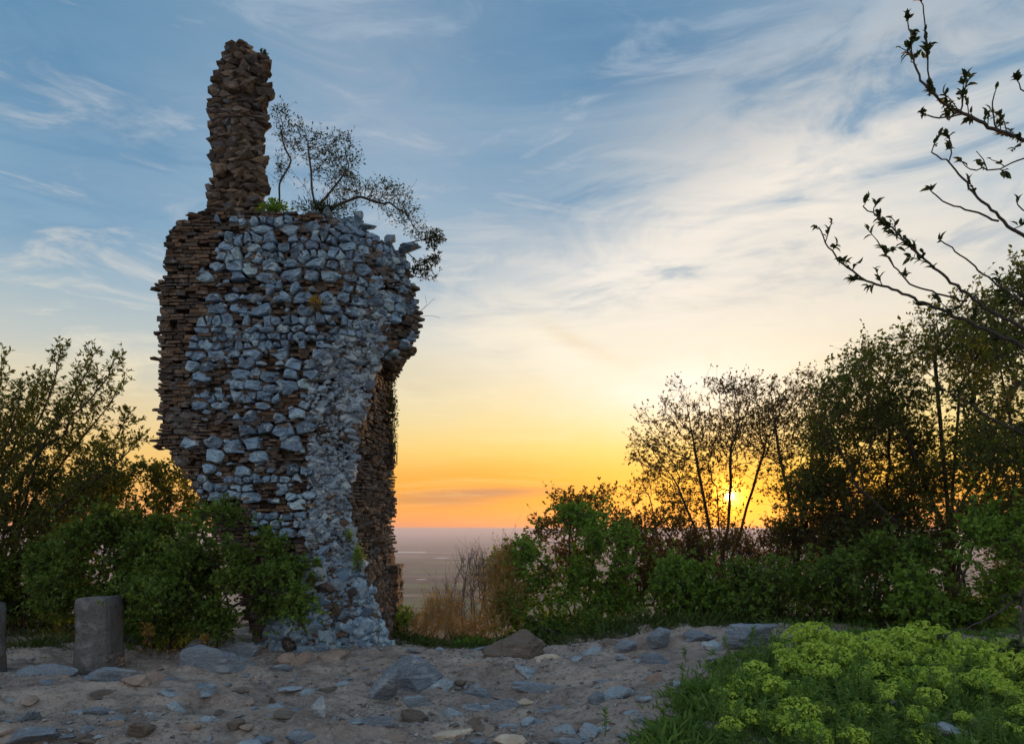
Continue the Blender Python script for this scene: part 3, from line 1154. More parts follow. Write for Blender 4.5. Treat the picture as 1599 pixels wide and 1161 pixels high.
# rubble core where the facing has fallen
bag = Bag()
brn = Bag()
low = Bag()
cnt = 0
while cnt < 7500:
    py = random.uniform(445, 1035)
    zc = Zp(py, 8.9)
    a, b = tower.span(zc)
    s = random.uniform(a, b)
    p, t, n = tower.surf(s, zc)
    px, py = project(p)
    if not rubble_zone(px, py):
        continue
    cnt += 1
    v, f = random.choice(HULLS)
    big = random.random()
    r = random.uniform(0.014, 0.036) if big < 0.84 else random.uniform(0.036, 0.085)
    if py > 880 and random.random() < 0.35:
        r *= 1.6
    sc = np.array((r * random.uniform(.8, 1.6), r * 1.0, r * random.uniform(.5, 1.0)))
    aa = random.uniform(-0.6, 0.6)
    ca, sa = math.cos(aa), math.sin(aa)
    vv = v * sc
    vv = np.stack([vv[:, 0] * ca - vv[:, 2] * sa, vv[:, 1], vv[:, 0] * sa + vv[:, 2] * ca], 1)
    lump = 0.05 * float(fbm(p[None] * 3.3, 2)[0])
    q = p + n * (random.uniform(-0.05, 0.03) + lump)
    pb = 0.08 + 0.35 * float(fbm(p[None] * 1.7 + 9, 2)[0]) + (0.02 if py > 860 else 0)
    (brn if random.random() < pb else (low if py > 850 and random.random() < min(.85, (py - 850) / 80) else bag)).add(np.stack([vv @ np.array((t[0], -n[0], 0)), vv @ np.array((t[1], -n[1], 0)), vv[:, 2]], 1) + q, f)
cnt = 0
while cnt < 2600:                             # the dark inner side: broken brick and earth
    zc = Zp(random.uniform(540, 1035), 9.4)
    a, b = tower.span(zc)
    q2 = tower.sec(zc)
    b0 = np.linalg.norm(q2[3] - q2[2])
    p, t, n = tower.surf(b - random.uniform(0, 1) * b0, zc)
    if fbm(p[None] * 1.5 + 21, 2)[0] < -0.05:
        cnt += 0.3
        continue
    cnt += 1
    v, f = random.choice(HULLS)
    r = random.uniform(.02, .06)
    w = v * np.array((r * random.uniform(.8, 1.8), r, r * random.uniform(.5, 1.0)))
    brn.add(w[:, :1] * t + w[:, 1:2] * (-n) + np.array((0, 0, 1.)) * w[:, 2:3] + p + n * random.uniform(-.03, .03), f)
tag(child('rubble', bag.mesh('rubble', M['rubble']), T), kind='stuff')
tag(child('grey_rubble', low.mesh('grey_rubble', M['stone']), T), kind='stuff')
tag(child('brown_rubble', brn.mesh('brown_rubble', M['brick']), T), kind='stuff')

# low buttress of masonry at the rear right foot
bag = Bag()
zz = -0.9
while zz < Zp(880, 10.5):
    h = random.uniform(0.05, 0.08)
    for k in range(3):
        v, f = block(np.array((X(619, 10.5) + 0.0 + random.uniform(-.02, .02), 10.35 + k * 0.2, zz)), np.array((0, 1., 0)), np.array((1., 0, 0)), 0.19, h - 0.008, 0.06, 0.3, 0.012)
        bag.add(v, f)
    zz += h
tag(child('buttress', bag.mesh('buttress', M['brick']), T), kind='stuff')


# ------------------------------------------------------------------ pillars
def pillar(name, label, px0, px1, ptop, pbase, d, rot, slope):
    x0, x1 = X(px0, d), X(px1, d)
    cx, w = (x0 + x1) / 2, (x1 - x0)
    zt, zb = Zp(ptop, d), Zp(pbase, d)
    bm = bmesh.new()
    bmesh.ops.create_cube(bm, size=1.0)
    for v in bm.verts:
        tz = v.co.z + 0.5
        k = 1.0 + 0.10 * (1 - tz)
        v.co.x *= w * 0.95 * k
        v.co.y *= 0.30 * k
        v.co.z = tz * (zt - zb + 0.15) + (slope * v.co.x if tz > .5 else 0)
    bmesh.ops.bevel(bm, geom=[e for e in bm.edges], offset=0.016, segments=2, affect='EDGES')
    bmesh.ops.subdivide_edges(bm, edges=[e for e in bm.edges if e.calc_length() > 0.15], cuts=9, use_grid_fill=True)
    bmesh.ops.triangulate(bm, faces=bm.faces)
    co = np.array([v.co for v in bm.verts])
    dn = fbm(co * 6 + 3, 4, 0.6)
    for v, q in zip(bm.verts, dn):
        v.co += v.normal * float(q) * 0.012
    me = bpy.data.meshes.new(name)
    bm.to_mesh(me)
    bm.free()
    me.materials.append(M['concrete'])
    for p_ in me.polygons:
        p_.use_smooth = True
    o = obj(name, me, None, (cx, d + 0.15, zb - 0.15))
    o.rotation_euler.z = rot
    return tag(o, label, 'pillar', 'squat stone pillars')


pillar('stone_pillar', 'squat square stone pillar standing on a blue-grey slab before the bush', 116, 172, 934, 1040, 7.75, R(-4), 0.03)
pillar('stone_pillar', 'dark stone pillar cut off by the left edge of the picture', -72, -20, 944, 1056, 7.4, R(3), 0.0)


# ------------------------------------------------------------------ rocks on the path
def place_rock(name, label, px, py, wpx, hpx, mat, seed, flat=1.0, rot=None, group=None, sub=3, deep=0.45, dy=0.7, tilt=0.0, lean=0.0, cuts=11, lo=0.38, hi=0.82):
    x, d = ground_hit(px, py)
    w = wpx / F * d
    h = hpx / F * d
    v, f = rock_shape(seed, max(sub, 4) if wpx > 44 else sub, cuts, 0.075, 1.0, lo, hi)
    r = np.random.default_rng(seed + 5)
    a = r.uniform(0, 6.28) if rot is None else rot
    c, s = math.cos(a), math.sin(a)
    v = np.stack([v[:, 0] * c - v[:, 1] * s, v[:, 0] * s + v[:, 1] * c, v[:, 2]], 1)
    v[:, 0] += lean * v[:, 2]
    ext = np.ptp(v, axis=0)
    hh = h / (1 - deep)
    v = v / ext * np.array((w, w * dy, hh))
    v[:, 2] += tilt * v[:, 0]
    v[:, 2] -= v[:, 2].min() + deep * hh
    o = obj(name, mesh_np(name, v, f, [M[mat]], None, False), None, (x, d + w * dy * 0.35, ghp(x, d + w * dy * 0.35)))
    return tag(o, label, 'rock', group)


RL = [
    ('boulder', 'large dark brown boulder lying under the green bush at the path edge', 812, 1028, 104, 46, 'rock_dark', 13, {'sub': 4, 'deep': .3, 'cuts': 14, 'rot': .4, 'lo': .62, 'hi': .95}),
    ('boulder', 'big grey boulder in the middle of the path, right of the tower foot', 642, 1066, 104, 52, 'rock_blue', 24, {'sub': 4, 'deep': .3, 'cuts': 13, 'lo': .5, 'hi': .9}),
    ('rock_slab', 'blue-grey striped slab leaning on the left of the path boulder', 588, 1082, 64, 48, 'rock_blue', 31, {'sub': 4, 'lean': .55, 'deep': .3}),
    ('rock', 'low blue stone at the right foot of the path boulder', 684, 1066, 48, 16, 'rock_pale', 41, {}),
    ('rock', 'broken blue-grey stone group centre, right of the path boulder', 745, 1072, 54, 24, 'rock_blue', 42, {}),
    ('rock', 'long flat blue-grey stone half buried in front of the dark boulder', 845, 1064, 92, 13, 'rock_blue', 43, {'dy': .35}),
    ('rock', 'narrow cream stone slab pointing right, above the blue wedge stone', 818, 1080, 54, 11, 'rock_cream', 44, {'dy': .4, 'tilt': .08}),
    ('rock', 'blue wedge-shaped stone below the narrow cream slab', 787, 1094, 50, 17, 'rock_blue', 45, {}),
    ('rock', 'pale blue square stone lying alone in mid path', 700, 1107, 40, 19, 'rock_pale', 46, {}),
    ('rock', 'dark overhanging stone left of the pale blue square stone', 648, 1120, 44, 24, 'rock_dark', 47, {}),
    ('rock', 'slaty blue stone just behind the dark overhanging stone', 652, 1100, 48, 14, 'rock_blue', 48, {'dy': .5}),
    ('rock', 'long cream slab near the bottom edge of the path', 700, 1139, 72, 11, 'rock_cream', 49, {'dy': .5}),
    ('rock', 'cream slab touching the bottom edge of the picture', 797, 1154, 62, 11, 'rock_cream', 50, {'dy': .45}),
    ('rock', 'flat blue stone at the bottom edge, right of the cream slabs', 893, 1155, 60, 13, 'rock_blue', 51, {}),
    ('rock', 'white-flecked blue stone behind the flat stone at the bottom edge', 921, 1140, 38, 18, 'rock_pale', 52, {}),
    ('rock', 'small pale blue stone at the border of the spurge', 996, 1134, 26, 16, 'rock_pale', 53, {}),
    ('rock', 'wide pale blue stone with a broken top in the right part of the path', 974, 1080, 72, 22, 'rock_pale', 54, {'dy': .5}),
    ('rock', 'brownish flat stone touching the wide pale blue stone', 1024, 1064, 34, 13, 'rock_tan', 55, {}),
    ('rock', 'round-edged grey stone with a dark underside left of the wide pale blue stone', 929, 1092, 28, 18, 'rock_blue', 56, {'deep': .3}),
    ('rock', 'dark blue stone lying high on the slope of the path', 1028, 1036, 58, 18, 'rock_blue', 57, {'dy': .5}),
    ('rock', 'upright pointed grey stone on the crest of the path', 1032, 1006, 36, 30, 'rock_blue', 58, {'deep': .25, 'lean': .2}),
    ('rock', 'small dark grey stone on the crest, left of the pointed stone', 984, 1010, 34, 15, 'rock_blue', 59, {}),
    ('rock', 'flat pale stone at the left end of the crest', 932, 1014, 38, 10, 'rock_pale', 60, {}),
    ('rock', 'flat layered blue stone on the crest, right of the pointed stone', 1094, 1001, 58, 14, 'rock_blue', 61, {}),
    ('boulder', 'large blue-grey boulder at the crest beside the spurge', 1178, 1008, 86, 36, 'rock_blue', 62, {'sub': 4, 'tilt': -.05, 'deep': .3, 'cuts': 13, 'lo': .5, 'hi': .9}),
    ('rock', 'rounded tan stone at the foot of the tower, left of three', 440, 1036, 36, 21, 'rock_tan', 63, {}),
    ('rock', 'rounded tan stone at the foot of the tower, middle of three', 470, 1037, 38, 19, 'rock_tan', 64, {}),
    ('rock', 'rounded tan stone at the foot of the tower, right of three', 514, 1038, 52, 16, 'rock_tan', 65, {}),
    ('outcrop', 'jagged blue-grey outcrop under the dark bush, left of the tower', 315, 1046, 120, 34, 'rock_blue', 66, {'sub': 4, 'cuts': 16, 'dy': .5}),
    ('outcrop', 'flat-topped grey outcrop touching the tower foot', 372, 1032, 70, 26, 'rock_blue', 67, {'sub': 4, 'cuts': 14, 'dy': .6}),
    ('outcrop', 'pointed dark rock standing behind the jagged outcrop', 298, 1026, 46, 22, 'rock_blue', 68, {}),
    ('rock_slab', 'blue-grey slab under the square stone pillar', 170, 1064, 112, 26, 'rock_blue', 69, {'sub': 4, 'dy': .45, 'deep': .35}),
    ('rock_slab', 'long blue-grey slab between the two stone pillars', 62, 1062, 100, 24, 'rock_blue', 70, {'sub': 4, 'dy': .4, 'deep': .35}),
    ('rock', 'grey stone just behind the square pillar at its right', 216, 1006, 50, 20, 'rock_blue', 71, {}),
    ('rock', 'small grey stone in the grass left of the square pillar', 101, 1000, 28, 11, 'rock_blue', 72, {}),
    ('rock', 'dark tan wedge of rock right of the pillar slab', 242, 1068, 48, 22, 'rock_tan', 73, {'lean': -.4}),
    ('rock', 'low tan slab in front of the pillar slab', 212, 1080, 46, 12, 'rock_tan', 74, {}),
    ('rock', 'small flat blue stone alone on the left half of the path', 272, 1104, 30, 12, 'rock_pale', 75, {}),
    ('rock', 'pointed pale blue stone standing in the path left of centre', 499, 1116, 26, 26, 'rock_pale', 76, {'deep': .25}),
    ('rock', 'small dark arched stone near the bottom, left of centre', 366, 1143, 28, 13, 'rock_dark', 77, {}),
    ('rock', 'blue stone near the lower left corner', 32, 1132, 40, 20, 'rock_blue', 78, {}),
    ('rock', 'broad blue stone in the lower left corner', 42, 1160, 80, 16, 'rock_blue', 79, {}),
    ('rock', 'dark brown stone with a yellow tuft at the bottom edge', 218, 1158, 44, 20, 'rock_dark', 80, {}),
    ('rock', 'layered brown slab at the bottom edge left of the cream slabs', 610, 1156, 84, 13, 'rock_tan', 81, {'dy': .5}),
    ('rock', 'thin grey layered slab behind the brown slab at the bottom edge', 590, 1140, 62, 10, 'rock_blue', 82, {'dy': .5}),
    ('rock', 'small dark cube-like stone left of the leaning striped slab', 422, 1088, 16, 12, 'rock_dark', 83, {}),
    ('rock', 'low flat stone in front of the rounded tan stones', 432, 1048, 34, 8, 'rock_blue', 84, {}),
    ('rock', 'brown flat stone beside the flat dirt left of the striped slab', 512, 1066, 34, 9, 'rock_dark', 85, {}),
    ('rock', 'thin tan slab lying in front of the large dark boulder', 860, 1036, 50, 7, 'rock_cream', 86, {}),
    ('rock', 'small grey stone between crest stones near the large blue boulder', 1120, 1012, 40, 14, 'rock_pale', 87, {}),
    ('boulder', 'pale blue rock jutting up between plants in the lower right corner', 1488, 1166, 74, 34, 'rock_pale', 88, {'deep': .2, 'lean': -.3}),
]
for (nm, lb, px, py, w, h, mt, sd, kw) in RL:
    place_rock(nm, lb, px, py, w, h, mt, sd, **kw)

NICK = ['large dark boulder', 'path boulder', 'leaning striped slab', 'low stone at the path boulder', 'broken centre stone', 'long flat half-buried stone', 'narrow cream slab', 'blue wedge stone',
        'pale square stone', 'dark overhanging stone', 'slaty stone behind the overhanging one', 'long cream slab', 'bottom-edge cream slab', 'bottom-edge flat blue stone', 'white-flecked stone',
        'pale stone bordering the spurge', 'wide broken-topped pale stone', 'flat brownish stone', 'round-edged grey stone', 'dark stone high on the slope', 'upright pointed crest stone', 'small dark crest stone',
        'flat pale crest stone', 'layered crest stone', 'crest boulder by the spurge', 'left rounded tan stone', 'middle rounded tan stone', 'right rounded tan stone', 'jagged outcrop', 'flat-topped outcrop',
        'pointed rock behind the outcrop', 'slab under the pillar', 'slab between the pillars', 'grey stone behind the pillar', 'grey stone in the grass', 'dark tan wedge', 'low tan slab', 'lone flat blue stone',
        'pointed pale path stone', 'small dark arched stone', 'lower-left blue stone', 'broad corner stone', 'tufted dark stone', 'layered brown slab', 'thin grey layered slab', 'dark cube-like stone',
        'low flat stone by the tower', 'brown flat stone', 'thin tan slab', 'small grey crest stone', 'lower right rock']
protos = [rock_shape(300 + i, 2, 7, 0.03) for i in range(14)]
pm = {}
used = set()
TONE = {'rock_blue': 'blue-grey', 'rock_tan': 'tan', 'rock_dark': 'dark brown', 'rock_pale': 'pale'}
tries = 0
while len(used) < 190 and tries < 6000:
    tries += 1
    py = 1000 + 160 * random.random() ** 0.8
    px = random.uniform(0, 1130 - (py - 1000) * 0.55)
    if py < 1040 and px < 620:
        py += 40
    mt = random.choice(('rock_blue', 'rock_blue', 'rock_tan', 'rock_dark', 'rock_pale', 'rock_blue'))
    # name it after the nearest larger rock
    q = min(range(len(RL)), key=lambda k: ((RL[k][2] - px) / 1.6) ** 2 + (RL[k][3] - py) ** 2)
    dx, dy = (px - RL[q][2]) / 1.6, py - RL[q][3]
    if abs(px - RL[q][2]) < RL[q][4] * .55 and abs(dy) < 12:
        continue
    where = ('right of' if dx > 0 else 'left of') if abs(dx) > abs(dy) else ('in front of' if dy > 0 else 'just behind')
    lab = 'small %s loose stone %s the %s' % (TONE[mt], where, NICK[q])
    if lab in used:
        continue
    used.add(lab)
    x, d = ground_hit(px, py)
    j = random.randrange(14)
    if (j, mt) not in pm:
        pm[(j, mt)] = mesh_np('small_stone', protos[j][0], protos[j][1], [M[mt]])
    sz = random.uniform(0.02, 0.05) if random.random() < .6 else random.uniform(.05, .105)
    o = obj('small_stone', pm[(j, mt)], None, (x, d, ghp(x, d) + 0.002))
    o.scale = (sz * random.uniform(1, 2.0), sz * random.uniform(.8, 1.4), sz * random.uniform(.3, .75))
    o.rotation_euler = (random.uniform(-.2, .2), random.uniform(-.2, .2), random.uniform(0, 6.28))
    tag(o, lab, 'stone', 'small loose stones on the path')

# gravel
bag = Bag()
n = 15000
pxs = rng.uniform(-150, 1200, n)
dd = rng.uniform(3.8, 9.9, n)
xs = X(pxs, dd)
keep = fbm(np.stack([xs * 0.9, dd * 0.9, 0 * xs], 1), 3) > -0.25
xs, dd = xs[keep], dd[keep]
zs = gh(xs, dd)
HV, HF = zip(*[hull_proto(8, 500 + i) for i in range(6)])
for x, y, zq in zip(xs, dd, zs):
    j = random.randrange(6)
    s = random.uniform(0.004, 0.011) if random.random() < .85 else random.uniform(0.011, 0.028)
    a = random.uniform(0, 6.28)
    c, sn = math.cos(a), math.sin(a)
    v = HV[j] * np.array((s * 1.4, s, s * .7))
    bag.add(np.stack([v[:, 0] * c - v[:, 1] * sn, v[:, 0] * sn + v[:, 1] * c, v[:, 2]], 1) + np.array((x, y, zq + s * .3)), HF[j])
tag(obj('gravel', bag.mesh('gravel', rock_mat('gravel', [(0.12, 0.105, 0.095), (0.22, 0.19, 0.17), (0.28, 0.30, 0.33), (0.40, 0.37, 0.33)], None, 0, 20, bdist=0.004))),
    'fine gravel strewn over the trodden dirt', 'gravel', kind='stuff')


# ------------------------------------------------------------------ plants
def unit(v):
    return v / np.maximum(np.linalg.norm(v, axis=-1, keepdims=True), 1e-9)


def leaves_mesh(name, pos, dirs, length, width, mat, fold=0.35, droop=0.0, detail=False):
    """one folded leaf blade per position"""
    n = len(pos)
    dirs = unit(dirs)
    upv = rng.normal(size=(n, 3)) * 0.5 + np.array((0, 0, 1.0))
    sd = unit(np.cross(dirs, upv))
    up = np.cross(sd, dirs)
    L = np.broadcast_to(length, n)[:, None]
    W = np.broadcast_to(width, n)[:, None]
    if detail:
        b = pos
        l1 = pos + dirs * L * 0.32 + sd * W * 0.5 + up * W * fold
        r1 = pos + dirs * L * 0.32 - sd * W * 0.5 + up * W * fold
        m1 = pos + dirs * L * 0.36 + up * 0
        l2 = pos + dirs * L * 0.70 + sd * W * 0.36 + up * (W * fold - L * droop)
        r2 = pos + dirs * L * 0.70 - sd * W * 0.36 + up * (W * fold - L * droop)
        m2 = pos + dirs * L * 0.72 - up * L * droop
        tp = pos + dirs * L * 1.0 - up * L * droop * 2.5
        v = np.stack([b, l1, r1, m1, l2, r2, m2, tp], 1).reshape(-1, 3)
        f = np.array([(0, 1, 3), (0, 3, 2), (1, 4, 6), (1, 6, 3), (3, 6, 5), (3, 5, 2), (4, 7, 6), (6, 7, 5)])
        f = (np.arange(n)[:, None, None] * 8 + f[None]).reshape(-1, 3)
    else:
        l1 = pos + dirs * L * 0.45 + sd * W * 0.5 + up * W * fold
        r1 = pos + dirs * L * 0.45 - sd * W * 0.5 + up * W * fold
        tp = pos + dirs * L - up * L * droop
        v = np.stack([pos, l1, tp, r1], 1).reshape(-1, 3)
        f = np.array([(0, 1, 2), (0, 2, 3)])
        f = (np.arange(n)[:, None, None] * 4 + f[None]).reshape(-1, 3)
    return mesh_np(name, v, f, [mat], None, False)


def tube(bag, pts, rad, k):
    pts = np.asarray(pts, float)
    n = len(pts)
    if n < 2:
        return
    t = unit(np.gradient(pts, axis=0))
    ref = np.array((0.3, 0.9, 0.1)) if abs(t[0][2]) > 0.8 else np.array((0., 0., 1.))
    a = unit(np.cross(t, ref))
    b = np.cross(t, a)
    th = np.arange(k) / k * 2 * math.pi
    ring = pts[:, None] + (a[:, None] * np.cos(th)[None, :, None] + b[:, None] * np.sin(th)[None, :, None]) * np.asarray(rad)[:, None, None]
    idx = np.arange(n * k).reshape(n, k)
    nx = np.roll(idx, -1, 1)
    q = np.stack([idx[:-1], nx[:-1], nx[1:], idx[1:]], -1).reshape(-1, 4)
    bag.add(ring.reshape(-1, 3), np.concatenate([q[:, [0, 1, 2]], q[:, [0, 2, 3]]]))


def grow(stems, att, step, infl, kill, bias=(0, 0, 0.0), iters=140, jitter=0.15):
    """branches that grow towards free space (space colonisation); stems = starting polylines"""
    nodes, par = [], []
    for st in stems:
        st = np.asarray(st, float)
        # resample
        seg = np.linalg.norm(np.diff(st, axis=0), axis=1)
        L = np.concatenate([[0], np.cumsum(seg)])
        m = max(2, int(L[-1] / step))
        tt = np.linspace(0, L[-1], m)
        pts = np.stack([np.interp(tt, L, st[:, k]) for k in range(3)], 1)
        wob = np.sin(np.linspace(0, math.pi, m))[:, None] * fbm(pts * 1.3 + rng.uniform(0, 30), 2)[:, None] * rng.normal(0, 0.12, 3)
        pts = pts + wob
        for i, p in enumerate(pts):
            par.append(-1 if i == 0 else len(nodes) - 1)
            nodes.append(p)
    nodes = np.array(nodes)
    par = np.array(par)
    att = np.asarray(att, float)
    bias = np.asarray(bias, float)

    def nearest(a, ns, off):
        bd = np.full(len(a), 1e9)
        bi = np.zeros(len(a), int)
        for c in range(0, len(ns), 400):
            D = ((a[:, None] - ns[None, c:c + 400]) ** 2).sum(-1)
            j = D.argmin(1)
            dd = D[np.arange(len(a)), j]
            u = dd < bd
            bd[u] = dd[u]
            bi[u] = j[u] + off + c
        return bd, bi
    bd, bi = nearest(att, nodes, 0)
    cnt = np.zeros(len(nodes), int)
    for it in range(iters):
        alive = bd > kill * kill
        att, bd, bi = att[alive], bd[alive], bi[alive]
        act = bd < infl * infl
        if not act.any():
            break
        who = bi[act]
        tired = cnt[who] >= 4
        if tired.all():
            break
        dead = np.where(act)[0][tired]
        bd[dead] = 0.0
        keep = ~tired
        who = who[keep]
        d = unit(att[act][keep] - nodes[who])
        acc = np.zeros_like(nodes)
        np.add.at(acc, who, d)
        u = np.unique(who)
        nd = unit(unit(acc[u]) + bias + rng.normal(0, jitter, (len(u), 3)))
        new = nodes[u] + nd * step
        cnt[u] += 1
        cnt = np.concatenate([cnt, np.zeros(len(u), int)])
        off = len(nodes)
        nodes = np.vstack([nodes, new])
        par = np.concatenate([par, u])
        b2, i2 = nearest(att, new, off)
        up = b2 < bd - 1e-9
        bd[up] = b2[up]
        bi[up] = i2[up]
        if it > 3 and len(nodes) > 9000:
            break
    return nodes, par


def branch_data(nodes, par, tip, pw=2.4, rmax=None):
    n = len(nodes)
    acc = np.zeros(n)
    kids = np.bincount(par[par >= 0], minlength=n)
    rad = np.zeros(n)
    for i in range(n - 1, -1, -1):
        rad[i] = tip if acc[i] == 0 else acc[i] ** (1 / pw)
        if par[i] >= 0:
            acc[par[i]] += rad[i] ** pw
    # thicken towards the root a touch and cap
    if rmax:
        rad = np.minimum(rad, rmax)
    return rad, kids


def branch_bag(nodes, par, rad):
    n = len(nodes)
    best = np.full(n, -1)
    for i in range(n):
        p = par[i]
        if p >= 0 and (best[p] < 0 or rad[i] > rad[best[p]]):
            best[p] = i
    bag = Bag()
    for i in range(n):
        if par[i] < 0 or best[par[i]] != i:
            ch = [] if par[i] < 0 else [par[i]]
            j = i
            while j >= 0:
                ch.append(j)
                j = best[j]
            if len(ch) < 2:
                continue
            rr = rad[ch].copy()
            if par[i] >= 0:
                rr[0] = rr[1]
            k = 3 if rr.max() < 0.008 else (5 if rr.max() < 0.03 else 7)
            tube(bag, nodes[ch], rr, k)
    return bag


KD = 1.8


def blob_points(blobs, n, shell=0.35, gap=-0.22, gapf=2.2):
    """points spread through a union of ellipsoids: (centre, radii, weight)"""
    wts = np.array([b[2] for b in blobs], float)
    wts /= wts.sum()
    out = []
    for (c, r, _), w in zip(blobs, wts):
        m = max(3, int(n * w * KD))
        d = unit(rng.normal(size=(m, 3)))
        u = rng.uniform(0, 1, (m, 1)) ** shell
        off = rng.uniform(0, 40, 3)
        lob = 0.9 + 0.42 * vnoise(d * 2.3 + off)
        out.append(np.asarray(c) + d * u * lob[:, None] * np.asarray(r))
    p = np.concatenate(out)
    if gap is not None and len(p) > 60:
        p = p[fbm(p * gapf + rng.uniform(0, 30), 2) > gap]
    return p


def blob(px, py, d, rx, ry, rd, w=1.0):
    """ellipsoid by photograph position and size, rd = half depth in metres"""
    return (at(px, py, d), np.array((rx / F * d, rd, ry / F * d)), w)


def lumps(outline, bottom, d, n, rmin, rmax, depth):
    """many uneven lobes under a top line given in photograph pixels"""
    xs, ys = zip(*outline)
    out = []
    for i in range(n):
        px = random.uniform(xs[0], xs[-1])
        r = random.uniform(rmin, rmax)
        top = float(np.interp(px, xs, ys)) + r * .8
        q = random.random() ** 1.3
        py = top + max(0, bottom - r * .6 - top) * q
        out.append(blob(px, py, d + random.uniform(-.5, .5) * depth, r * random.uniform(.8, 1.3), r * random.uniform(.7, 1.2), r / F * d * 1.1, r * r / 400.0))
    return out


def leaf_cloud(nodes, par, rad, thr, per, spread, back=0.3, out=0.55, upw=0.25):
    """leaf positions and directions round the thin twigs"""
    sel = np.where((rad < thr) & (par >= 0))[0]
    idx = np.repeat(sel, per) if np.isscalar(per) else np.repeat(sel, rng.poisson(per[0], len(sel)))
    d = unit(nodes[idx] - nodes[par[idx]])
    pos = nodes[idx] - d * rng.uniform(0, 1, (len(idx), 1)) * np.linalg.norm(nodes[idx] - nodes[par[idx]], axis=1)[:, None]
    rn = rng.normal(size=(len(idx), 3))
    pos = pos + rn * spread
    dr = unit(d * (1 - out) + unit(rn) * out + np.array((0, 0, upw)))
    return pos, dr


def plant(name, label, cat, stems, att, step, infl, kill, leaf, tip=0.004, thr=0.006, per=3, spread=0.03, LW=(0.07, 0.03), bark='bark',
          group=None, bias=(0, 0, 0.05), rmax=0.08, out=0.6, upw=0.2, whorl=0, wsize=None, trunk='trunk', crown='crown', pw=2.4, jitter=0.15, droop=0.1, extra=None, tw=(2, 0.14, 5)):
    nodes, par = grow(stems, att, step * 0.85, infl, kill * 0.8, bias, jitter=jitter)
    rad, kids = branch_data(nodes, par, tip, pw, rmax)
    base = np.asarray(stems[0][0])
    t = thing(name, tuple(base), label, cat, group)
    bag = branch_bag(nodes, par, rad)
    P, D = [], []
    if tw:
        n_tw, l_tw, k_tw = tw
        sel = np.where((rad < thr * 1.3) & (par >= 0))[0]
        idx = np.repeat(sel, rng.poisson(n_tw, len(sel)))
        m = len(idx)
        seg = nodes[idx] - nodes[par[idx]]
        d0 = unit(seg)
        p0 = nodes[idx] - seg * rng.uniform(0, 1, (m, 1))
        dr = unit(d0 * .55 + unit(rng.normal(size=(m, 3))) * .75 + np.asarray(bias) * 1.2)
        Lt = l_tw * rng.uniform(.4, 1.25, (m, 1)) * np.where(rng.random((m, 1)) < .06, 2.4, 1.0)
        p1 = p0 + dr * Lt * .5
        dr2 = unit(dr + rng.normal(0, .28, (m, 3)) + np.asarray(bias) * .5)
        p2 = p1 + dr2 * Lt * .5
        a = unit(np.cross(dr, rng.normal(size=(m, 3))))
        b = np.cross(dr, a)
        rings = []
        for pp, rr in ((p0, tip * .8), (p1, tip * .6), (p2, tip * .35)):
            for th in (0, 2.094, 4.189):
                rings.append(pp + (a * math.cos(th) + b * math.sin(th)) * rr)
        V = np.stack(rings, 1).reshape(-1, 3)
        fq = []
        for o in (0, 3):
            for q in range(3):
                w = (q + 1) % 3
                fq += [(o + q, o + w, o + 3 + w), (o + q, o + 3 + w, o + 3 + q)]
        bag.add(V, (np.arange(m)[:, None, None] * 9 + np.array(fq)[None]).reshape(-1, 3))
        if k_tw:
            ii = np.repeat(np.arange(m), k_tw)
            q = rng.uniform(0, 1, (len(ii), 1)) ** .6
            P.append(p1[ii] * (1 - q) + p2[ii] * q + rng.normal(0, .006, (len(ii), 3)))
            D.append(unit(dr2[ii] * .6 + unit(rng.normal(size=(len(ii), 3))) * .8 + np.array((0, 0, upw))))
    child(trunk, bag.mesh(trunk, M[bark], True), t)
    if per:
        p, d = leaf_cloud(nodes, par, rad, thr, per, spread, out=out, upw=upw)
        P.append(p)
        D.append(d)
    nl = sum(len(p) for p in P)
    if whorl:
        tips = np.where((kids == 0) & (par >= 0))[0]
        td = unit(nodes[tips] - nodes[par[tips]])
        idx = np.repeat(np.arange(len(tips)), whorl)
        dr = unit(td[idx] * 0.55 + unit(rng.normal(size=(len(idx), 3))) * 0.9)
        P.append(nodes[tips][idx])
        D.append(dr)
    if extra is not None:
        P.append(extra[0])
        D.append(extra[1])
    if P:
        P, D = np.concatenate(P), np.concatenate(D)
        sx, sy = 800 + F * P[:, 0] / P[:, 1], HY - (P[:, 2] - CZ) * F / P[:, 1]
        free = np.hypot(sx - 1140, sy - 777) > 9        # a gap in the leaves where the sun comes through
        nl = int(free[:nl].sum())
        P, D = P[free], D[free]
        ln = LW[0] * rng.uniform(0.65, 1.25, len(P))
        wd = ln * (LW[1] / LW[0]) * rng.uniform(0.8, 1.2, len(P))
        if whorl and wsize:
            ln[nl:] *= wsize
            wd[nl:] *= wsize
        child(crown, leaves_mesh(crown, P, D, ln, wd, M[leaf], 0.25, droop), t)
    return t, len(nodes), len(P)


def groot(px, d, sink=0.05):
    x = X(px, d)
    return np.array((x, d, ghp(x, d) - sink))


def stemto(root, px, py, d, bend=0.25):
    tip = at(px, py, d)
    mid = root * 0.5 + tip * 0.5
    mid = np.array((root[0] * (1 - bend) + mid[0] * bend, mid[1], mid[2]))
    return [root, mid, tip]


LOG = []

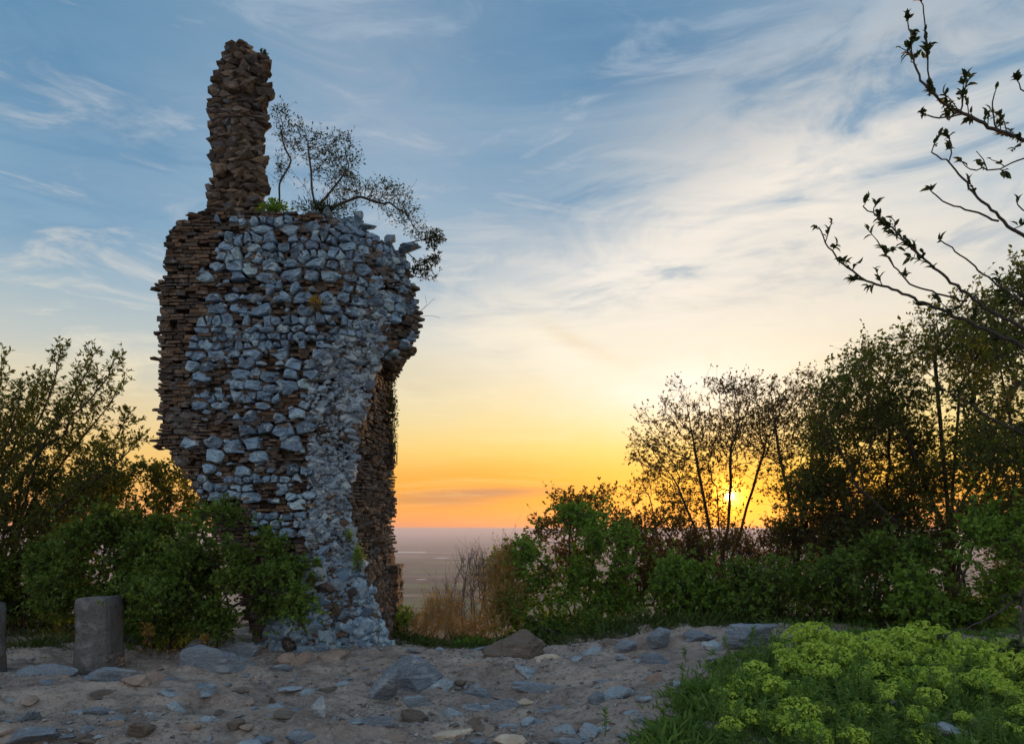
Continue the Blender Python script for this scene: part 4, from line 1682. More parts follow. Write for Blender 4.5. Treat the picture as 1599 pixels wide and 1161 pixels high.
# --- tree at the left edge: upright plumes of small leaves
rt = groot(-30, 10.0)
tips = [(100, 545, 9.8), (150, 548, 10), (188, 552, 9.7), (222, 680, 9.6), (205, 652, 10.2), (60, 585, 10.2), (4, 562, 10.0), (-40, 540, 10.2), (35, 600, 9.6), (190, 600, 10.3), (170, 745, 9.6), (-60, 620, 9.7), (95, 640, 9.5)]
att = []
stems = []
for (px, py, d) in tips:
    tp = at(px, py, d)
    stems.append([rt + rng.normal(0, 0.08, 3) * (1, 1, 0), rt * 0.45 + tp * 0.55 + np.array((-0.25, 0, 0.1)), rt * 0.08 + tp * 0.92])
    for q in np.linspace(0.35, 1.0, 26):
        m = rt * (1 - q) + tp * q + np.array((-0.25, 0, 0.1)) * math.sin(q * math.pi)
        att.append(m + rng.normal(0, 1, (13, 3)) * (0.21 * (1.05 - q) + 0.045) * np.array((1, 1, 0.9)))
LOG.append(plant('tree', 'upright leafy tree at the left edge, dark against the yellow sky', 'tree', stems, np.concatenate(att), 0.07, 0.6, 0.09, 'leaf_olive',
                 tip=0.0035, thr=0.0075, per=2, spread=0.012, LW=(0.068, 0.028), bias=(0.10, 0, 0.28), rmax=0.03, out=0.5, upw=0.3, tw=(1.0, .15, 5)))

# --- thin bronze sprays left of the tower
for (label, r0, bl) in (
        ('thin-leaved bush in the gap left of the tower, dark against the yellow sky', (225, 10.6), [blob(190, 790, 10.6, 70, 60, .5), blob(262, 780, 10.6, 45, 55, .5), blob(235, 740, 10.6, 28, 24, .3, .4)]),
        ('thin-leaved bush behind the green bush, beside the left tree', (120, 11.0), [blob(110, 790, 11, 90, 60, .6), blob(165, 760, 11, 40, 30, .4, .6)])):
    rt = groot(*r0)
    LOG.append(plant('bush', label, 'bush', [stemto(rt, r0[0] - 20, 830, r0[1]), stemto(rt, r0[0] + 30, 840, r0[1])], blob_points(bl, 420), 0.07, 0.7, 0.10, 'leaf_olive',
                     tip=0.003, thr=0.006, per=3, spread=0.03, LW=(0.065, 0.035), bias=(0, 0, 0.15), rmax=0.03, tw=(2, .14, 5)))

# --- green bushes in front of the tower's left foot
for (label, r0, ol, bot, n, leaf) in (
        ('deep green bush spreading over the lower left of the tower', (330, 8.55), [(235, 880), (262, 850), (290, 792), (330, 778), (390, 788), (430, 828), (470, 885)], 1000, 2500, 'leaf_bush'),
        ('deep green bush behind the square pillar', (190, 9.2), [(70, 850), (110, 812), (150, 792), (190, 812), (230, 790), (290, 800)], 990, 2300, 'leaf_bush'),
        ('deep green bush at the left edge behind the pillars', (30, 9.8), [(-60, 850), (-10, 862), (40, 838), (90, 850)], 975, 1500, 'leaf_bush')):
    rt = groot(*r0)
    st = [stemto(rt + np.array((rng.normal(0, .1), 0, 0)), r0[0] + q, 925 - random.uniform(0, 50), r0[1]) for q in (-75, -35, 5, 40, 80)]
    bl = lumps(ol, bot, r0[1], 40, 14, 34, .9)
    LOG.append(plant('bush', label, 'bush', st, blob_points(bl, n, 0.5, -0.12, 2.6), 0.055, 0.7, 0.085, leaf, tip=0.003, thr=0.007, per=1, spread=0.03, tw=(2.4, .17, 6),
                     LW=(0.062, 0.040), rmax=0.03, out=0.8, upw=0.1, bias=(0, 0, .1), group='deep green bushes left of the tower'))

for (label, r0, ol, bot, n, leaf) in (
        ('low green bush filling the gap between the tower bush and the pillar bush', (262, 8.9), [(205, 880), (235, 842), (270, 852), (315, 838), (340, 870)], 1005, 1300, 'leaf_bush'),
        ('low dark green bush among the trunks behind the large dark boulder', (905, 10.3), [(800, 985), (830, 955), (870, 968), (910, 945), (955, 965), (1010, 950), (1040, 975)], 1030, 1300, 'leaf_bush')):
    rt = groot(*r0)
    st = [stemto(rt + np.array((rng.normal(0, .15), 0, 0)), r0[0] + q, bot - random.uniform(25, 60), r0[1]) for q in (-70, -30, 10, 45, 80)]
    bl = lumps(ol, bot, r0[1], 30, 12, 26, .8)
    LOG.append(plant('bush', label, 'bush', st, blob_points(bl, n, 0.5, -0.2, 2.6), 0.055, 0.8, 0.085, leaf, tip=0.003, thr=0.007, per=1, spread=0.03, tw=(2.4, .15, 6),
                     LW=(0.06, 0.040), rmax=0.025, out=0.8, upw=0.1, bias=(0, 0, .1)))

# --- sapling and plants on the broken top
rt = at(495, 326, 9.3)
rt2 = at(437, 318, 9.3)
st = [[rt, at(487, 250, 9.3), at(480, 215, 9.3)], [rt, at(520, 290, 9.3), at(545, 262, 9.35)], [rt, at(470, 285, 9.3), at(455, 265, 9.25)], [rt2, at(440, 290, 9.2), at(455, 250, 9.2), at(440, 205, 9.2)],
      [rt, at(560, 310, 9.3), at(600, 318, 9.4)]]
bl = [blob(450, 205, 9.25, 26, 38, .2, .7), blob(500, 235, 9.3, 42, 42, .3, 1.0), blob(535, 255, 9.3, 34, 48, .3, .9), blob(545, 295, 9.3, 40, 28, .3, .8), blob(600, 305, 9.3, 42, 26, .25, 1.0), blob(630, 332, 9.3, 24, 28, .2, .8), blob(655, 360, 9.35, 22, 16, .15, .4), blob(436, 180, 9.2, 18, 16, .15, .35), blob(436, 260, 9.25, 10, 30, .1, .15)]
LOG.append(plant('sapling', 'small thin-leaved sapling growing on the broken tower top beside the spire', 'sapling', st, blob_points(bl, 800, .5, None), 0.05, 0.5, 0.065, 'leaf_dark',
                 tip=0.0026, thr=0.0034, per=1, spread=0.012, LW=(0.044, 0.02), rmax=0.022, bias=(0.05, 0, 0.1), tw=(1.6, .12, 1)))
rt = at(625, 382, 9.6)
st = [[rt, at(660, 378, 9.6), at(685, 362, 9.6)], [rt, at(655, 405, 9.6), at(684, 405, 9.6)], [at(645, 430, 9.6), at(664, 438, 9.6), at(672, 420, 9.6)]]
bl = [blob(676, 374, 9.6, 16, 14, .12), blob(672, 406, 9.6, 18, 8, .12), blob(655, 424, 9.6, 14, 10, .1, .6)]
LOG.append(plant('hanging_shrub', 'leafy twigs hanging off the upper right edge of the tower', 'shrub', st, blob_points(bl, 130, .35, None), 0.04, 0.4, 0.05, 'leaf_dark', tip=0.0026, thr=0.004, per=4, spread=0.012, LW=(0.05, 0.022), rmax=0.008, tw=(1, .07, 4)))
rt = at(648, 495, 9.6)
st = [[rt, at(668, 494, 9.6), at(688, 496, 9.6)], [rt, at(660, 480, 9.6), at(664, 462, 9.6)], [rt, at(672, 488, 9.6), at(679, 466, 9.6)]]
LOG.append(plant('dry_twig', 'bare dry twigs sticking out of the tower at its right side', 'twig', st, np.array([at(680, 470, 9.6), at(690, 495, 9.6)]), 0.05, 0.3, 0.08, 'leaf_dark', tip=0.0026, per=0, rmax=0.005, tw=None))


def tuft(name, label, cat, center, radii, n, leaf, LW, upw=0.5, crown='leaves', group=None):
    c = np.asarray(center, float)
    t = thing(name, tuple(c), label, cat, group)
    p = blob_points([(c, np.asarray(radii), 1)], n / KD, 0.6, None)
    d = unit((p - c) / np.asarray(radii) + rng.normal(0, .5, (len(p), 3)) + np.array((0, 0, upw)))
    ln = LW[0] * rng.uniform(.6, 1.3, len(p))
    child(crown, leaves_mesh(crown, p, d, ln, ln * LW[1] / LW[0], M[leaf], .25, .1), t)
    bag = Bag()
    for i in range(14):
        tp = c + (p[rng.integers(len(p))] - c) * 0.9
        rt = c + np.array((rng.normal(0, .03), rng.normal(0, .03), -radii[2] * 1.1))
        tube(bag, [rt, (rt + tp) / 2 + rng.normal(0, .015, 3), tp], [.004, .003, .002], 4)
    tag(child('stems', bag.mesh('stems', M['bark'], True), t), kind='stuff')
    return t


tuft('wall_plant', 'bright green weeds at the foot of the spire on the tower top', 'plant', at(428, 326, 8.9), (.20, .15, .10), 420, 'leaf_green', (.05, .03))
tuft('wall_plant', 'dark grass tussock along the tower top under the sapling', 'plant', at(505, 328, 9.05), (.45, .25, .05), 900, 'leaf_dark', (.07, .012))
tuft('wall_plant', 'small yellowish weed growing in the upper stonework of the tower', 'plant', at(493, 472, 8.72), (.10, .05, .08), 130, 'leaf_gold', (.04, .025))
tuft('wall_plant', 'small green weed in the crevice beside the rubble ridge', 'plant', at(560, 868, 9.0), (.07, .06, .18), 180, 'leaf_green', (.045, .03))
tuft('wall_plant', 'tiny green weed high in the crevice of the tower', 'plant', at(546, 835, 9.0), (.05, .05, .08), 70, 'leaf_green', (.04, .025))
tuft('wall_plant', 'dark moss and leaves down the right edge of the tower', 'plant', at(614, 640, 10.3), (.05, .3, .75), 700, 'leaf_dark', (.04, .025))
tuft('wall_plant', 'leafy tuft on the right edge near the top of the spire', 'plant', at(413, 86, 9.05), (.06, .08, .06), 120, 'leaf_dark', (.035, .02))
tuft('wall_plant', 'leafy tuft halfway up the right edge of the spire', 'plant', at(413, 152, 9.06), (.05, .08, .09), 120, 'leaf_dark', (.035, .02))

# --- golden dry shrubs between the tower and the green bushes
for (label, r0, bl, n, leaf, bark, per) in (
        ('golden dry shrub directly right of the tower foot', (660, 10.3), [blob(665, 990, 10.3, 45, 34, .5), blob(690, 965, 10.4, 40, 40, .4)], 420, 'leaf_gold', 'twig', 2),
        ('grey bare shrub with upright twigs rising against the plain', (735, 10.9), [blob(715, 950, 10.9, 45, 50, .5), blob(745, 900, 10.9, 36, 44, .4)], 520, 'leaf_gold', 'twig_grey', 0),
        ('golden twiggy shrub left of the green maple bush', (785, 10.7), [blob(780, 940, 10.7, 40, 60, .5), blob(790, 890, 10.8, 26, 40, .4, .7), blob(740, 990, 10.5, 50, 25, .4, .7)], 620, 'leaf_gold', 'twig', 3)):
    rt = groot(*r0)
    st = [stemto(rt + np.array((rng.normal(0, .1), 0, 0)), r0[0] + q, 985 - abs(q) * .2, r0[1]) for q in (-35, -12, 8, 28)]
    LOG.append(plant('dry_shrub', label, 'shrub', st, blob_points(bl, n * .9, .5, None), 0.06, 0.6, 0.075, leaf, tip=0.003, thr=0.0045, per=per, spread=0.02, LW=(0.05, 0.014), bark=bark,
                     bias=(0.0, 0, 0.55), rmax=0.016, tw=(1.7, .24, per), group='dry shrubs right of the tower'))
tuft('weed', 'green leafy weed clump hugging the right foot of the tower', 'plant', at(632, 968, 10.2) + np.array((0, 0, 0)), (.16, .2, .22), 500, 'leaf_green', (.06, .035))
tuft('weed', 'low green weeds left of the large dark boulder', 'plant', at(735, 1010, 9.75), (.45, .2, .14), 900, 'leaf_green', (.06, .03))
tuft('weed', 'leafy green weeds right of the large dark boulder', 'plant', at(905, 1003, 9.9), (.45, .2, .14), 900, 'leaf_green', (.06, .035))

# --- the green maple bush in the middle
for (label, r0, ol, bot, st_t, n, leaf, LW, rr) in (
        ('dense green bush with dark crooked trunks behind the large dark boulder', (905, 11.2), [(782, 860), (800, 822), (828, 838), (850, 806), (880, 790), (915, 782), (950, 800), (985, 812), (1015, 850)], 1012,
         ((855, 880), (930, 850), (890, 830), (960, 880), (815, 850)), 2600, 'leaf_green', (.072, .052), (14, 34)),
        ('bronze-tipped bush with upright shoots rising behind the green bush', (940, 12.4), [(830, 800), (870, 772), (915, 745), (950, 762), (990, 768), (1020, 790), (1060, 800)], 940,
         ((930, 820), (1000, 840), (890, 830), (1040, 880)), 1500, 'leaf_brown', (.066, .038), (14, 30))):
    rt = groot(*r0)
    st = [stemto(rt + np.array((rng.normal(0, .15), rng.normal(0, .1), 0)), a_, b_, r0[1]) for a_, b_ in st_t]
    bl = lumps(ol, bot, r0[1], 36, rr[0], rr[1], 1.2)
    LOG.append(plant('bush', label, 'bush', st, blob_points(bl, n, .5, -.15, 2.2), 0.075, 0.8, 0.11, leaf, tip=0.0035, thr=0.008, per=1, spread=0.035, LW=LW, rmax=0.045, out=.75, upw=.1, bias=(0, 0, .2), tw=(1.9, .22, 5)))

# --- sparse tree in front of the sun
rt = groot(1130, 14.0)
st = [stemto(rt, 1142, 700, 14.0), stemto(rt, 1060, 760, 13.8), stemto(rt, 1085, 700, 14.2), stemto(rt, 1195, 700, 14.2), stemto(rt, 1020, 800, 13.9), stemto(rt, 1120, 760, 13.7)]
bl = [blob(1100, 690, 14, 105, 85, 1.3, 1.4), blob(1030, 730, 14, 52, 70, 1.0, .8), blob(1180, 670, 14, 70, 80, 1.1, 1.0), blob(1085, 790, 14, 90, 60, 1.1, .8), blob(1150, 610, 14, 55, 22, .6, .25)]
LOG.append(plant('tree', 'sparse many-stemmed tree with the setting sun shining through its branches', 'tree', st, blob_points(bl, 2100, .45, -.3), 0.10, 0.9, 0.12, 'leaf_brown', tip=0.0040, thr=0.0046, per=1, spread=0.02,
                 LW=(0.062, 0.034), whorl=5, wsize=1.0, rmax=0.06, bias=(0, 0, .28), pw=2.5, tw=(1.3, .24, 2)))
rt = groot(1250, 13.2)
st = [stemto(rt, 1235, 740, 13.2, .1), stemto(rt, 1210, 660, 13.2), stemto(rt, 1270, 680, 13.3), stemto(rt, 1320, 740, 13.2)]
bl = [blob(1240, 650, 13.2, 62, 70, .9), blob(1290, 640, 13.3, 62, 70, .9), blob(1260, 750, 13.2, 80, 60, .9, .7), blob(1330, 720, 13.2, 60, 70, .9)]
LOG.append(plant('tree', 'slender bare-stemmed tree just right of the setting sun', 'tree', st, blob_points(bl, 1500, .45, -.3), 0.10, 0.9, 0.12, 'leaf_brown', tip=0.004, thr=0.0046, per=1, spread=0.02,
                 LW=(0.06, 0.034), whorl=5, rmax=0.05, bias=(0, 0, .3), tw=(1.3, .24, 2)))

# --- backlit thicket on the slope behind
for (label, r0, ol, bot, n) in (
        ('bronze backlit thicket low between the green bush and the sparse tree', (1020, 13.4), [(960, 800), (1000, 790), (1040, 810), (1090, 800)], 960, 1300),
        ('bronze backlit thicket directly below the setting sun', (1150, 13.0), [(1080, 830), (1120, 815), (1160, 830), (1220, 805)], 950, 1400),
        ('bronze backlit thicket between the slender tree and the large dark tree', (1290, 12.6), [(1200, 820), (1250, 790), (1300, 800), (1370, 770)], 950, 1500)):
    rt = groot(*r0)
    st = [stemto(rt + np.array((rng.normal(0, .15), 0, 0)), r0[0] + q, 930 - abs(q) * .2, r0[1]) for q in (-50, -15, 20, 50)]
    bl = lumps(ol, bot, r0[1], 24, 16, 34, 1.2)
    LOG.append(plant('thicket', label, 'thicket', st, blob_points(bl, n, .5, -.3), 0.085, 0.9, 0.11, 'leaf_brown', tip=0.0035, thr=0.007, per=1, spread=0.03, LW=(.06, .034), rmax=0.03, bias=(0, 0, .4),
                     tw=(2.0, .26, 3), group='backlit thickets on the slope'))

# --- the dense trees at the right
for (label, r0, tips, ol, bot, n, k, rr, leaf) in (
        ('large dense dark tree filling the right side of the view', (1490, 11.8), ((1400, 640), (1500, 600), (1590, 600), (1340, 760), (1460, 560), (1660, 620), (1420, 780), (1560, 760)),
         [(1275, 640), (1310, 580), (1350, 530), (1385, 500), (1420, 505), (1460, 462), (1500, 440), (1540, 440), (1600, 420), (1680, 430)], 900, 5000, 90, (18, 46), 'leaf_olive'),
        ('dark leafy tree at the right edge, rising under the near boughs', (1610, 10.2), ((1560, 560), (1610, 480), (1660, 520), (1580, 700), (1640, 700)),
         [(1490, 700), (1515, 560), (1540, 460), (1570, 400), (1600, 345), (1640, 350), (1690, 380)], 930, 3600, 60, (18, 42), 'leaf_olive'),
        ('olive-leaved tree filling the gap right of the slender tree', (1370, 12.8), ((1340, 700), (1390, 680), (1300, 740), (1430, 760)),
         [(1240, 700), (1280, 640), (1330, 600), (1380, 600), (1420, 620), (1470, 680)], 900, 2500, 44, (18, 42), 'leaf_olive')):
    rt = groot(*r0)
    st = [stemto(rt, a_, b_, r0[1] + random.uniform(-.4, .4)) for a_, b_ in tips]
    bl = lumps(ol, bot, r0[1], k, rr[0], rr[1], 1.6)
    LOG.append(plant('tree', label, 'tree', st, blob_points(bl, n, .5, -.28, 1.9), 0.10, 1.0, 0.13, leaf, tip=0.0038, thr=0.008, per=1, spread=0.04,
                     LW=(0.068, 0.042), rmax=0.08, bias=(0, 0, .2), out=.7, tw=(1.7, .28, 4)))

# --- green bushes across the right middle ground
for (label, r0, ol, bot, n, leaf) in (
        ('green bush under the sparse tree, left of the spurge boulder', (1080, 10.9), [(1020, 900), (1050, 845), (1080, 890), (1120, 850), (1150, 900)], 985, 1000, 'leaf_green'),
        ('deep green bush right behind the large blue-grey boulder', (1200, 10.3), [(1120, 910), (1150, 862), (1185, 900), (1225, 830), (1260, 890), (1290, 850)], 975, 1300, 'leaf_bush'),
        ('deep green bush behind the middle of the spurge clump', (1340, 9.8), [(1255, 905), (1290, 845), (1330, 890), (1365, 810), (1400, 870), (1440, 830)], 1000, 1700, 'leaf_bush'),
        ('dark leafy bush at the right edge above the spurge', (1520, 9.0), [(1410, 900), (1450, 830), (1490, 870), (1530, 780), (1570, 840), (1640, 770)], 1035, 2300, 'leaf_green')):
    rt = groot(*r0)
    st = [stemto(rt + np.array((rng.normal(0, .1), 0, 0)), r0[0] + q, 950 - random.uniform(0, 30), r0[1]) for q in (-60, -25, 15, 55)]
    bl = lumps(ol, bot, r0[1], 26, 14, 34, 1.0)
    LOG.append(plant('bush', label, 'bush', st, blob_points(bl, n, .5, -.15, 2.2), 0.065, 0.8, 0.095, leaf, tip=0.0035, thr=0.008, per=1, spread=0.04, LW=(.066, .044), rmax=0.03, out=.8, upw=.1, tw=(2.1, .2, 6),
                     bias=(0, 0, .15), group='green bushes across the right middle ground'))

# --- near boughs reaching in from the right; each larger leaf is a piece of its own
nt = thing('tree', (6.4, 5.9, ghp(6.4, 5.9)), 'near tree outside the right edge whose bare boughs reach into the sky', 'tree')
bag = Bag()
TR = [np.array((6.4, 5.9, ghp(6.4, 5.9) - .1)), np.array((6.2, 5.9, 1.6)), np.array((6.0, 5.9, 3.2)), np.array((5.9, 5.9, 4.6)), np.array((6.0, 5.9, 6.0))]
tube(bag, TR, [.13, .11, .09, .07, .04], 8)
boughs = [
    ([TR[3], (1650, 235, 5.9), (1560, 205, 5.9), (1500, 175, 5.9), (1455, 148, 5.8), (1430, 110, 5.8), (1418, 35, 5.8)], .022),
    ([(1452, 150, 5.8), (1449, 100, 5.8), (1446, 60, 5.8), (1442, 8, 5.8)], .006),
    ([(1504, 178, 5.9), (1470, 186, 5.85), (1440, 180, 5.8)], .006),
    ([(1560, 205, 5.9), (1545, 180, 5.9), (1553, 148, 5.9)], .006),
    ([(1500, 175, 5.9), (1506, 150, 5.9), (1510, 125, 5.9)], .006),
    ([TR[3], (1650, 400, 5.9), (1575, 352, 5.9), (1520, 300, 5.9), (1482, 252, 5.9), (1455, 238, 5.9)], .022),
    ([(1560, 345, 5.9), (1510, 326, 5.85), (1475, 318, 5.85), (1456, 300, 5.85)], .007),
    ([(1482, 252, 5.9), (1488, 232, 5.9), (1484, 222, 5.9)], .005),
    ([TR[2], (1660, 545, 6.0), (1530, 475, 6.0), (1440, 402, 6.0), (1390, 352, 6.0), (1348, 322, 6.0)], .020),
    ([TR[2], (1660, 570, 6.2), (1490, 492, 6.2), (1400, 455, 6.2), (1340, 432, 6.2), (1300, 398, 6.2), (1279, 355, 6.2)], .022),
    ([(1510, 470, 6.1), (1420, 445, 6.1), (1385, 400, 6.1), (1370, 375, 6.1)], .007),
    ([TR[3], (1640, 235, 5.7), (1599, 247, 5.7), (1560, 266, 5.7), (1515, 264, 5.7)], .010),
    ([TR[2], (1650, 510, 5.9), (1550, 440, 5.9), (1505, 400, 5.9), (1470, 376, 5.9)], .013),
    ([TR[3], (1660, 160, 5.8), (1600, 150, 5.8), (1592, 130, 5.8)], .008),
    ([TR[2], (1660, 380, 5.8), (1599, 330, 5.8), (1590, 320, 5.8)], .010),
    ([TR[1], (1650, 700, 7.0), (1560, 660, 7.0), (1480, 610, 7.0)], .025),
    ([TR[1], (1640, 880, 6.6), (1570, 950, 6.6), (1500, 985, 6.6), (1470, 990, 6.6)], .022),
    ([(1600, 930, 6.6), (1590, 1030, 6.3), (1570, 1110, 6.0)], .016)]
LP, LD = [], []
for pts, r0 in boughs:
    P = np.array([q if isinstance(q, np.ndarray) else at(*q) for q in pts])
    seg = np.concatenate([[0], np.cumsum(np.linalg.norm(np.diff(P, axis=0), axis=1))])
    m = max(6, int(seg[-1] / 0.05))
    tt = np.linspace(0, seg[-1], m)
    C = np.stack([np.interp(tt, seg, P[:, i]) for i in range(3)], 1)
    for _ in range(3):
        C[1:-1] = (C[:-2] + C[1:-1] * 2 + C[2:]) / 4
    C[1:-1] += rng.normal(0, 0.006, (m - 2, 3))
    tube(bag, C, np.linspace(r0 * 1.25, 0.005, m), 6)
    T_ = unit(np.gradient(C, axis=0))
    ph = random.uniform(0, 20)
    clus = [m - 1] + [i for i in range(int(m * .3), m - 2) if random.random() < 0.95 * max(0, float(vnoise(np.array([[i * .16 + ph, ph, 0]]))[0]) + .3)]
    for i in clus:
        if 800 + F * C[i][0] / C[i][1] > 1690:
            continue
        sp = unit(T_[i] * .5 + rng.normal(0, .5, 3) + np.array((0, 0, .4)))
        L = random.choice((random.uniform(.03, .08), random.uniform(.08, .22)))
        tw = [C[i], C[i] + sp * L * .5 + rng.normal(0, .008, 3), C[i] + sp * L]
        tube(bag, tw, [.005, .004, .003], 4)
        for q in range(random.randint(3, 12)):
            LP.append(C[i] + sp * L * random.uniform(.2, 1))
            LD.append(unit(sp * .9 + rng.normal(0, .45, 3)))
child('boughs', bag.mesh('boughs', M['bark'], True), nt)
LP, LD = np.array(LP), np.array(LD)
order = rng.permutation(len(LP))
lp = []
for i in range(10):
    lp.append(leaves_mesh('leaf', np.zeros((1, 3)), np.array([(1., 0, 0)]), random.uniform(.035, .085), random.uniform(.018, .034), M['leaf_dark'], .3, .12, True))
for i in order[:300]:
    o = obj('leaf', random.choice(lp), nt)
    o.location = Vector(LP[i]) - nt.location
    o.rotation_euler = Vector(LD[i]).to_track_quat('X', 'Z').to_euler()
if len(order) > 300:
    r_ = order[300:]
    ln = rng.uniform(.05, .09, len(r_))
    tag(child('leaves', leaves_mesh('leaves', LP[r_], LD[r_], ln, ln * .42, M['leaf_dark'], .3, .12, True), nt), kind='stuff')


# --- spurge: domed yellow-green heads over narrow leaves
def head_mesh(seed):
    """a domed head: small rounded clusters of bracts on short rays over a leafy cushion"""
    r = np.random.default_rng(seed)
    v, f = [], []
    kc = 17
    ga = math.pi * (3 - math.sqrt(5))
    for c in range(kc):
        ph = math.acos(1 - (c + .5) / kc * 0.95)
        th = c * ga + r.uniform(-.2, .2)
        cd = np.array((math.sin(ph) * math.cos(th), math.sin(ph) * math.sin(th), math.cos(ph)))
        cc = cd * np.array((1, 1, .85)) * r.uniform(.66, .92)
        cr = r.uniform(.20, .30)
        # ray
        a = unit(np.cross(cd, np.array((.31, .22, .7))))
        o = len(v)
        root = np.array((0, 0, -.25))
        for pp, w in ((root, .03), (cc, .02)):
            for q in range(3):
                t = q * 2.094
                v.append(pp + (a * math.cos(t) + np.cross(cd, a) * math.sin(t)) * w)
        for q in range(3):
            w = (q + 1) % 3
            f += [(o + q, o + w, o + 3 + w), (o + q, o + 3 + w, o + 3 + q)]
        for i in range(15):
            n = r.normal(size=3)
            n[2] += .35
            n = unit(unit(n) + cd * .7)
            q = cc + n * cr * r.uniform(.8, 1.05)
            a = unit(np.cross(n, r.normal(size=3)))
            b = np.cross(n, a)
            nn = unit(n + r.normal(0, .35, 3))
            s_ = r.uniform(.055, .10)
            o = len(v)
            v.append(q - nn * .01)
            for k_ in range(5):
                t = k_ / 5 * 2 * math.pi
                v.append(q + (a * math.cos(t) + b * math.sin(t)) * s_ + nn * s_ * r.uniform(.1, .6))
            for k_ in range(5):
                f.append((o, o + 1 + k_, o + 1 + (k_ + 1) % 5))
    return mesh_np('flower_head', np.array(v), np.array(f), [M['bract']])


HEADS = [head_mesh(i) for i in range(6)]
# heads by photograph position; d is their distance
HP = [(1180, 1045, 6.0, 34), (1165, 1085, 5.6, 52), (1130, 1078, 5.7, 30), (1150, 1062, 5.8, 26), (1205, 1070, 5.7, 36), (1240, 1080, 5.5, 44), (1245, 1110, 5.2, 46), (1225, 1135, 5.0, 62),
      (1265, 1150, 4.9, 46), (1315, 1140, 4.9, 36), (1335, 1150, 4.8, 34), (1178, 1120, 5.3, 30), (1140, 1112, 5.4, 24), (1380, 1085, 5.4, 22), (1400, 1130, 5.0, 18), (1270, 1052, 5.9, 30), (1225, 1040, 6.1, 22),
      (1250, 990, 7.2, 34), (1275, 985, 7.3, 30), (1295, 1000, 7.0, 38), (1320, 1000, 7.0, 34), (1270, 1015, 6.8, 34), (1300, 1022, 6.7, 40), (1325, 1030, 6.5, 44), (1250, 1010, 6.9, 30),
      (1365, 1000, 7.0, 36), (1390, 995, 7.1, 38), (1415, 995, 7.1, 40), (1440, 990, 7.2, 46), (1470, 1000, 7.0, 46), (1395, 1025, 6.6, 44), (1430, 1025, 6.6, 46), (1465, 1030, 6.5, 52), (1375, 1035, 6.5, 36),
      (1435, 1055, 6.1, 42), (1465, 1060, 6.0, 40), (1490, 1010, 6.8, 34), (1485, 1045, 6.2, 30), (1520, 1030, 6.5, 44), (1548, 1028, 6.5, 44), (1575, 1040, 6.3, 46), (1600, 1045, 6.2, 40), (1540, 1050, 6.1, 38),
      (1560, 1070, 5.8, 34), (1590, 1075, 5.7, 32), (1345, 1050, 6.2, 30), (1290, 1045, 6.2, 34), (1330, 1068, 5.9, 26), (1215, 1012, 6.9, 22), (1350, 1015, 6.8, 30), (1405, 1050, 6.2, 30), (1510, 1060, 6.0, 24), (1160, 1132, 5.2, 18), (1290, 1112, 5.2, 26)]
for _i in range(75):
    _px, _py = random.uniform(1120, 1610), random.uniform(1000, 1158)
    _lim = np.interp(_py, [1000, 1040, 1080, 1161], [1225, 1150, 1100, 1120])
    if _px > _lim:
        HP.append((_px, _py, float(np.interp(_py, [985, 1030, 1070, 1110, 1161], [7.2, 6.5, 5.8, 5.3, 4.8])), random.uniform(16, 34)))
clumps = [('spurge', 'yellow-green spurge plant nearest the path, in front of the boulder', 1150, 5.5), ('spurge', 'yellow-green spurge plant at the bottom edge with the largest heads', 1250, 5.1),
          ('spurge', 'yellow-green spurge plant at the top left of the clump, beside the boulder', 1290, 6.8), ('spurge', 'yellow-green spurge plant in the middle of the clump', 1420, 6.7),
          ('spurge', 'yellow-green spurge plant at the right end of the clump', 1560, 6.2), ('spurge', 'low spurge plant with few heads in the shaded middle of the clump', 1380, 5.3)]
CT = []
for nm, lb, px, d in clumps:
    x = X(px, d)
    CT.append(thing(nm, (x, d, ghp(x, d)), lb, 'spurge', 'spurge plants in the lower right corner'))
byc = [[] for _ in clumps]
for h in HP:
    dh = h[2] + random.uniform(-.25, .25)
    p = at(h[0], h[1], dh)
    j = min(range(len(clumps)), key=lambda q: (CT[q].location.x - p[0]) ** 2 + (CT[q].location.y - p[1]) ** 2 * .6)
    byc[j].append((p, h[3] / F * h[2]))
allh = []
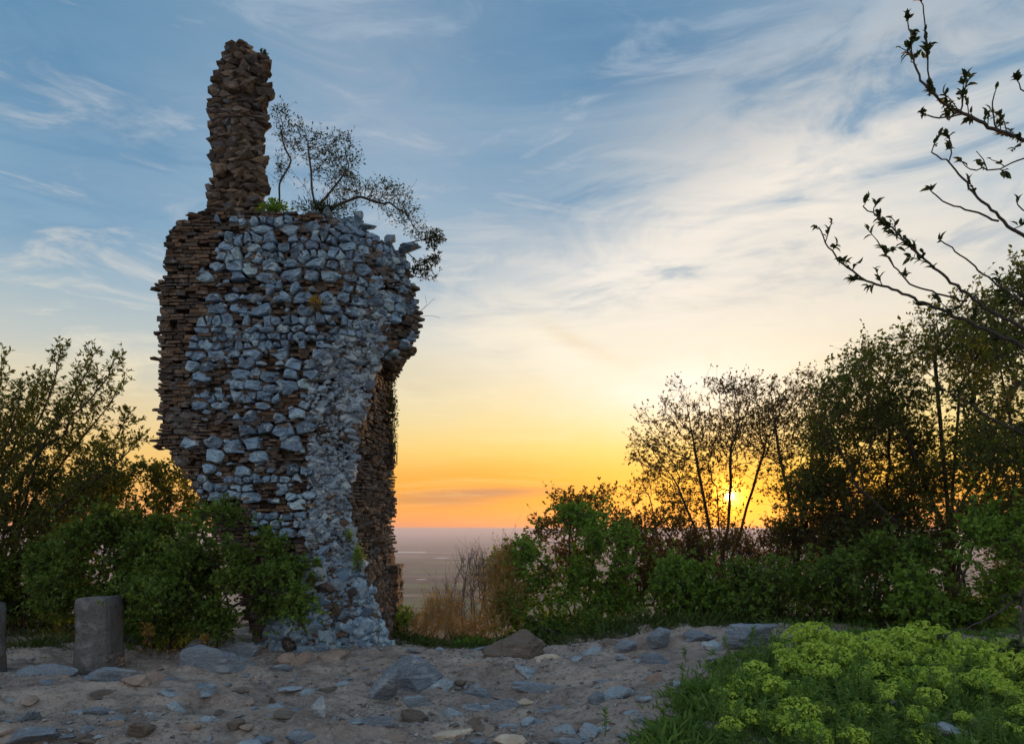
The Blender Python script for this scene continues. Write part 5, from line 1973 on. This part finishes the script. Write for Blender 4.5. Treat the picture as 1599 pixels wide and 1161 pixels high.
for j, t in enumerate(CT):
    bag = Bag()
    LPs, LDs = [], []
    hs = byc[j]
    for (p, w) in hs:
        o = obj('flower_head', random.choice(HEADS), t)
        o.location = Vector(p) - t.location - Vector((0, 0, w * .15))
        s = w * .72
        o.scale = (s, s, s * random.uniform(.8, 1.0))
        o.rotation_euler = (random.uniform(-.25, .25), random.uniform(-.25, .25), random.uniform(0, 6))
        allh.append(p)
    # stems, also flowerless ones filling the plant
    nf = 130
    ctr = np.array(t.location)
    for i in range(nf + len(hs)):
        if i < len(hs):
            top = hs[i][0] - np.array((0, 0, hs[i][1] * .2))
        else:
            x = ctr[0] + rng.normal(0, .55)
            y = ctr[1] + rng.normal(0, .38)
            if 800 + F * x / y < 1120 + 0.0 * y and rng.random() < .8:
                continue
            gz = ghp(x, y)
            top = np.array((x, y, gz + rng.uniform(.08, .36)))
        gx, gy = top[0] + rng.normal(0, .05), top[1] + rng.normal(0, .05)
        rt = np.array((gx, gy, ghp(gx, gy)))
        if top[2] < rt[2] + .06:
            top[2] = rt[2] + .08
        tube(bag, [rt, (rt + top) / 2 + rng.normal(0, .01, 3), top], [.005, .004, .003], 4)
        m = int(26 + 90 * (top[2] - rt[2]))
        q = rng.uniform(.15, 1, (m, 1)) ** .8
        LPs.append(rt * (1 - q) + top * q)
        dr = rng.normal(size=(m, 3))
        dr[:, 2] = np.abs(dr[:, 2]) * .5 + .25
        LDs.append(dr)
    LPs, LDs = np.concatenate(LPs), np.concatenate(LDs)
    ln = rng.uniform(.03, .06, len(LPs))
    tag(child('stems', bag.mesh('stems', M['spurge_leaf'], True), t), kind='stuff')
    child('foliage', leaves_mesh('foliage', LPs, LDs, ln, ln * .24, M['spurge_leaf'], .2, .1), t)

# --- ground cover: grass and low herbs along the path's edges
def cover(name, label, pts, hgt, wid, mat, lean=.5):
    n = len(pts)
    z = gh(pts[:, 0], pts[:, 1])
    p = np.stack([pts[:, 0], pts[:, 1], z - .01], 1)
    d = rng.normal(0, lean, (n, 3))
    d[:, 2] = 1
    ln = hgt * rng.uniform(.35, 1.5, n) * (1 + .6 * fbm(p * 2.5, 2))
    return tag(obj(name, leaves_mesh(name, p, d, ln, wid, M[mat], .15, .25)), label, 'grass' if 'grass' in name else 'ground cover', kind='stuff')


def scatter(n, fn):
    out = []
    while len(out) < n:
        p = fn()
        if p is not None:
            out.append(p)
    return np.array(out)


def edge_right():
    py = random.uniform(985, 1200)
    px = random.uniform(960, 1640)
    lim = np.interp(py, [985, 1010, 1040, 1060, 1100, 1161, 1200], [1200, 1190, 1120, 1080, 1030, 985, 960]) + random.gauss(0, 16)
    if px < lim:
        return None
    d = 1.45 * F / (py - HY)
    x, d = X(px, d), d
    return (x, d)


cover('low_herbs', 'low dark green herbs covering the ground under the spurge', scatter(24000, edge_right), .10, .018, 'spurge_leaf', .8)


def grass_left():
    x, y = random.uniform(-9, -4.4), random.uniform(8.6, 12)
    px = 800 + F * x / y
    if px > 130 and random.random() > .25:
        return None
    return (x, y)


cover('grass', 'short green grass behind the stone pillars at the left', scatter(7000, grass_left), .11, .009, 'grass')


def grass_crest():
    x = random.uniform(-1.8, 5.0)
    e = float(edge_y(x))
    return (x, e + random.gauss(.25, .25))


cover('grass_edge', 'green grass and weeds along the far edge of the hilltop', scatter(6500, grass_crest), .13, .012, 'grass', .6)
tuft('weed', 'yellowish weed sprouting between the jagged outcrop and the bush', 'plant', at(318, 998, 8.2), (.05, .05, .07), 60, 'leaf_gold', (.05, .03))
tuft('weed', 'reddish yellow weed right of the square pillar', 'plant', at(232, 985, 8.2), (.07, .06, .12), 110, 'leaf_gold', (.05, .025))
tuft('weed', 'tiny yellow tuft on the dark stone at the bottom edge', 'plant', at(229, 1150, 5.1), (.022, .03, .04), 40, 'leaf_gold', (.03, .014))

print('PLANTS', [(a[1], a[2]) for a in LOG])
print('TRIS', sum(len(o.data.polygons) for o in SC.objects if o.type == 'MESH'))
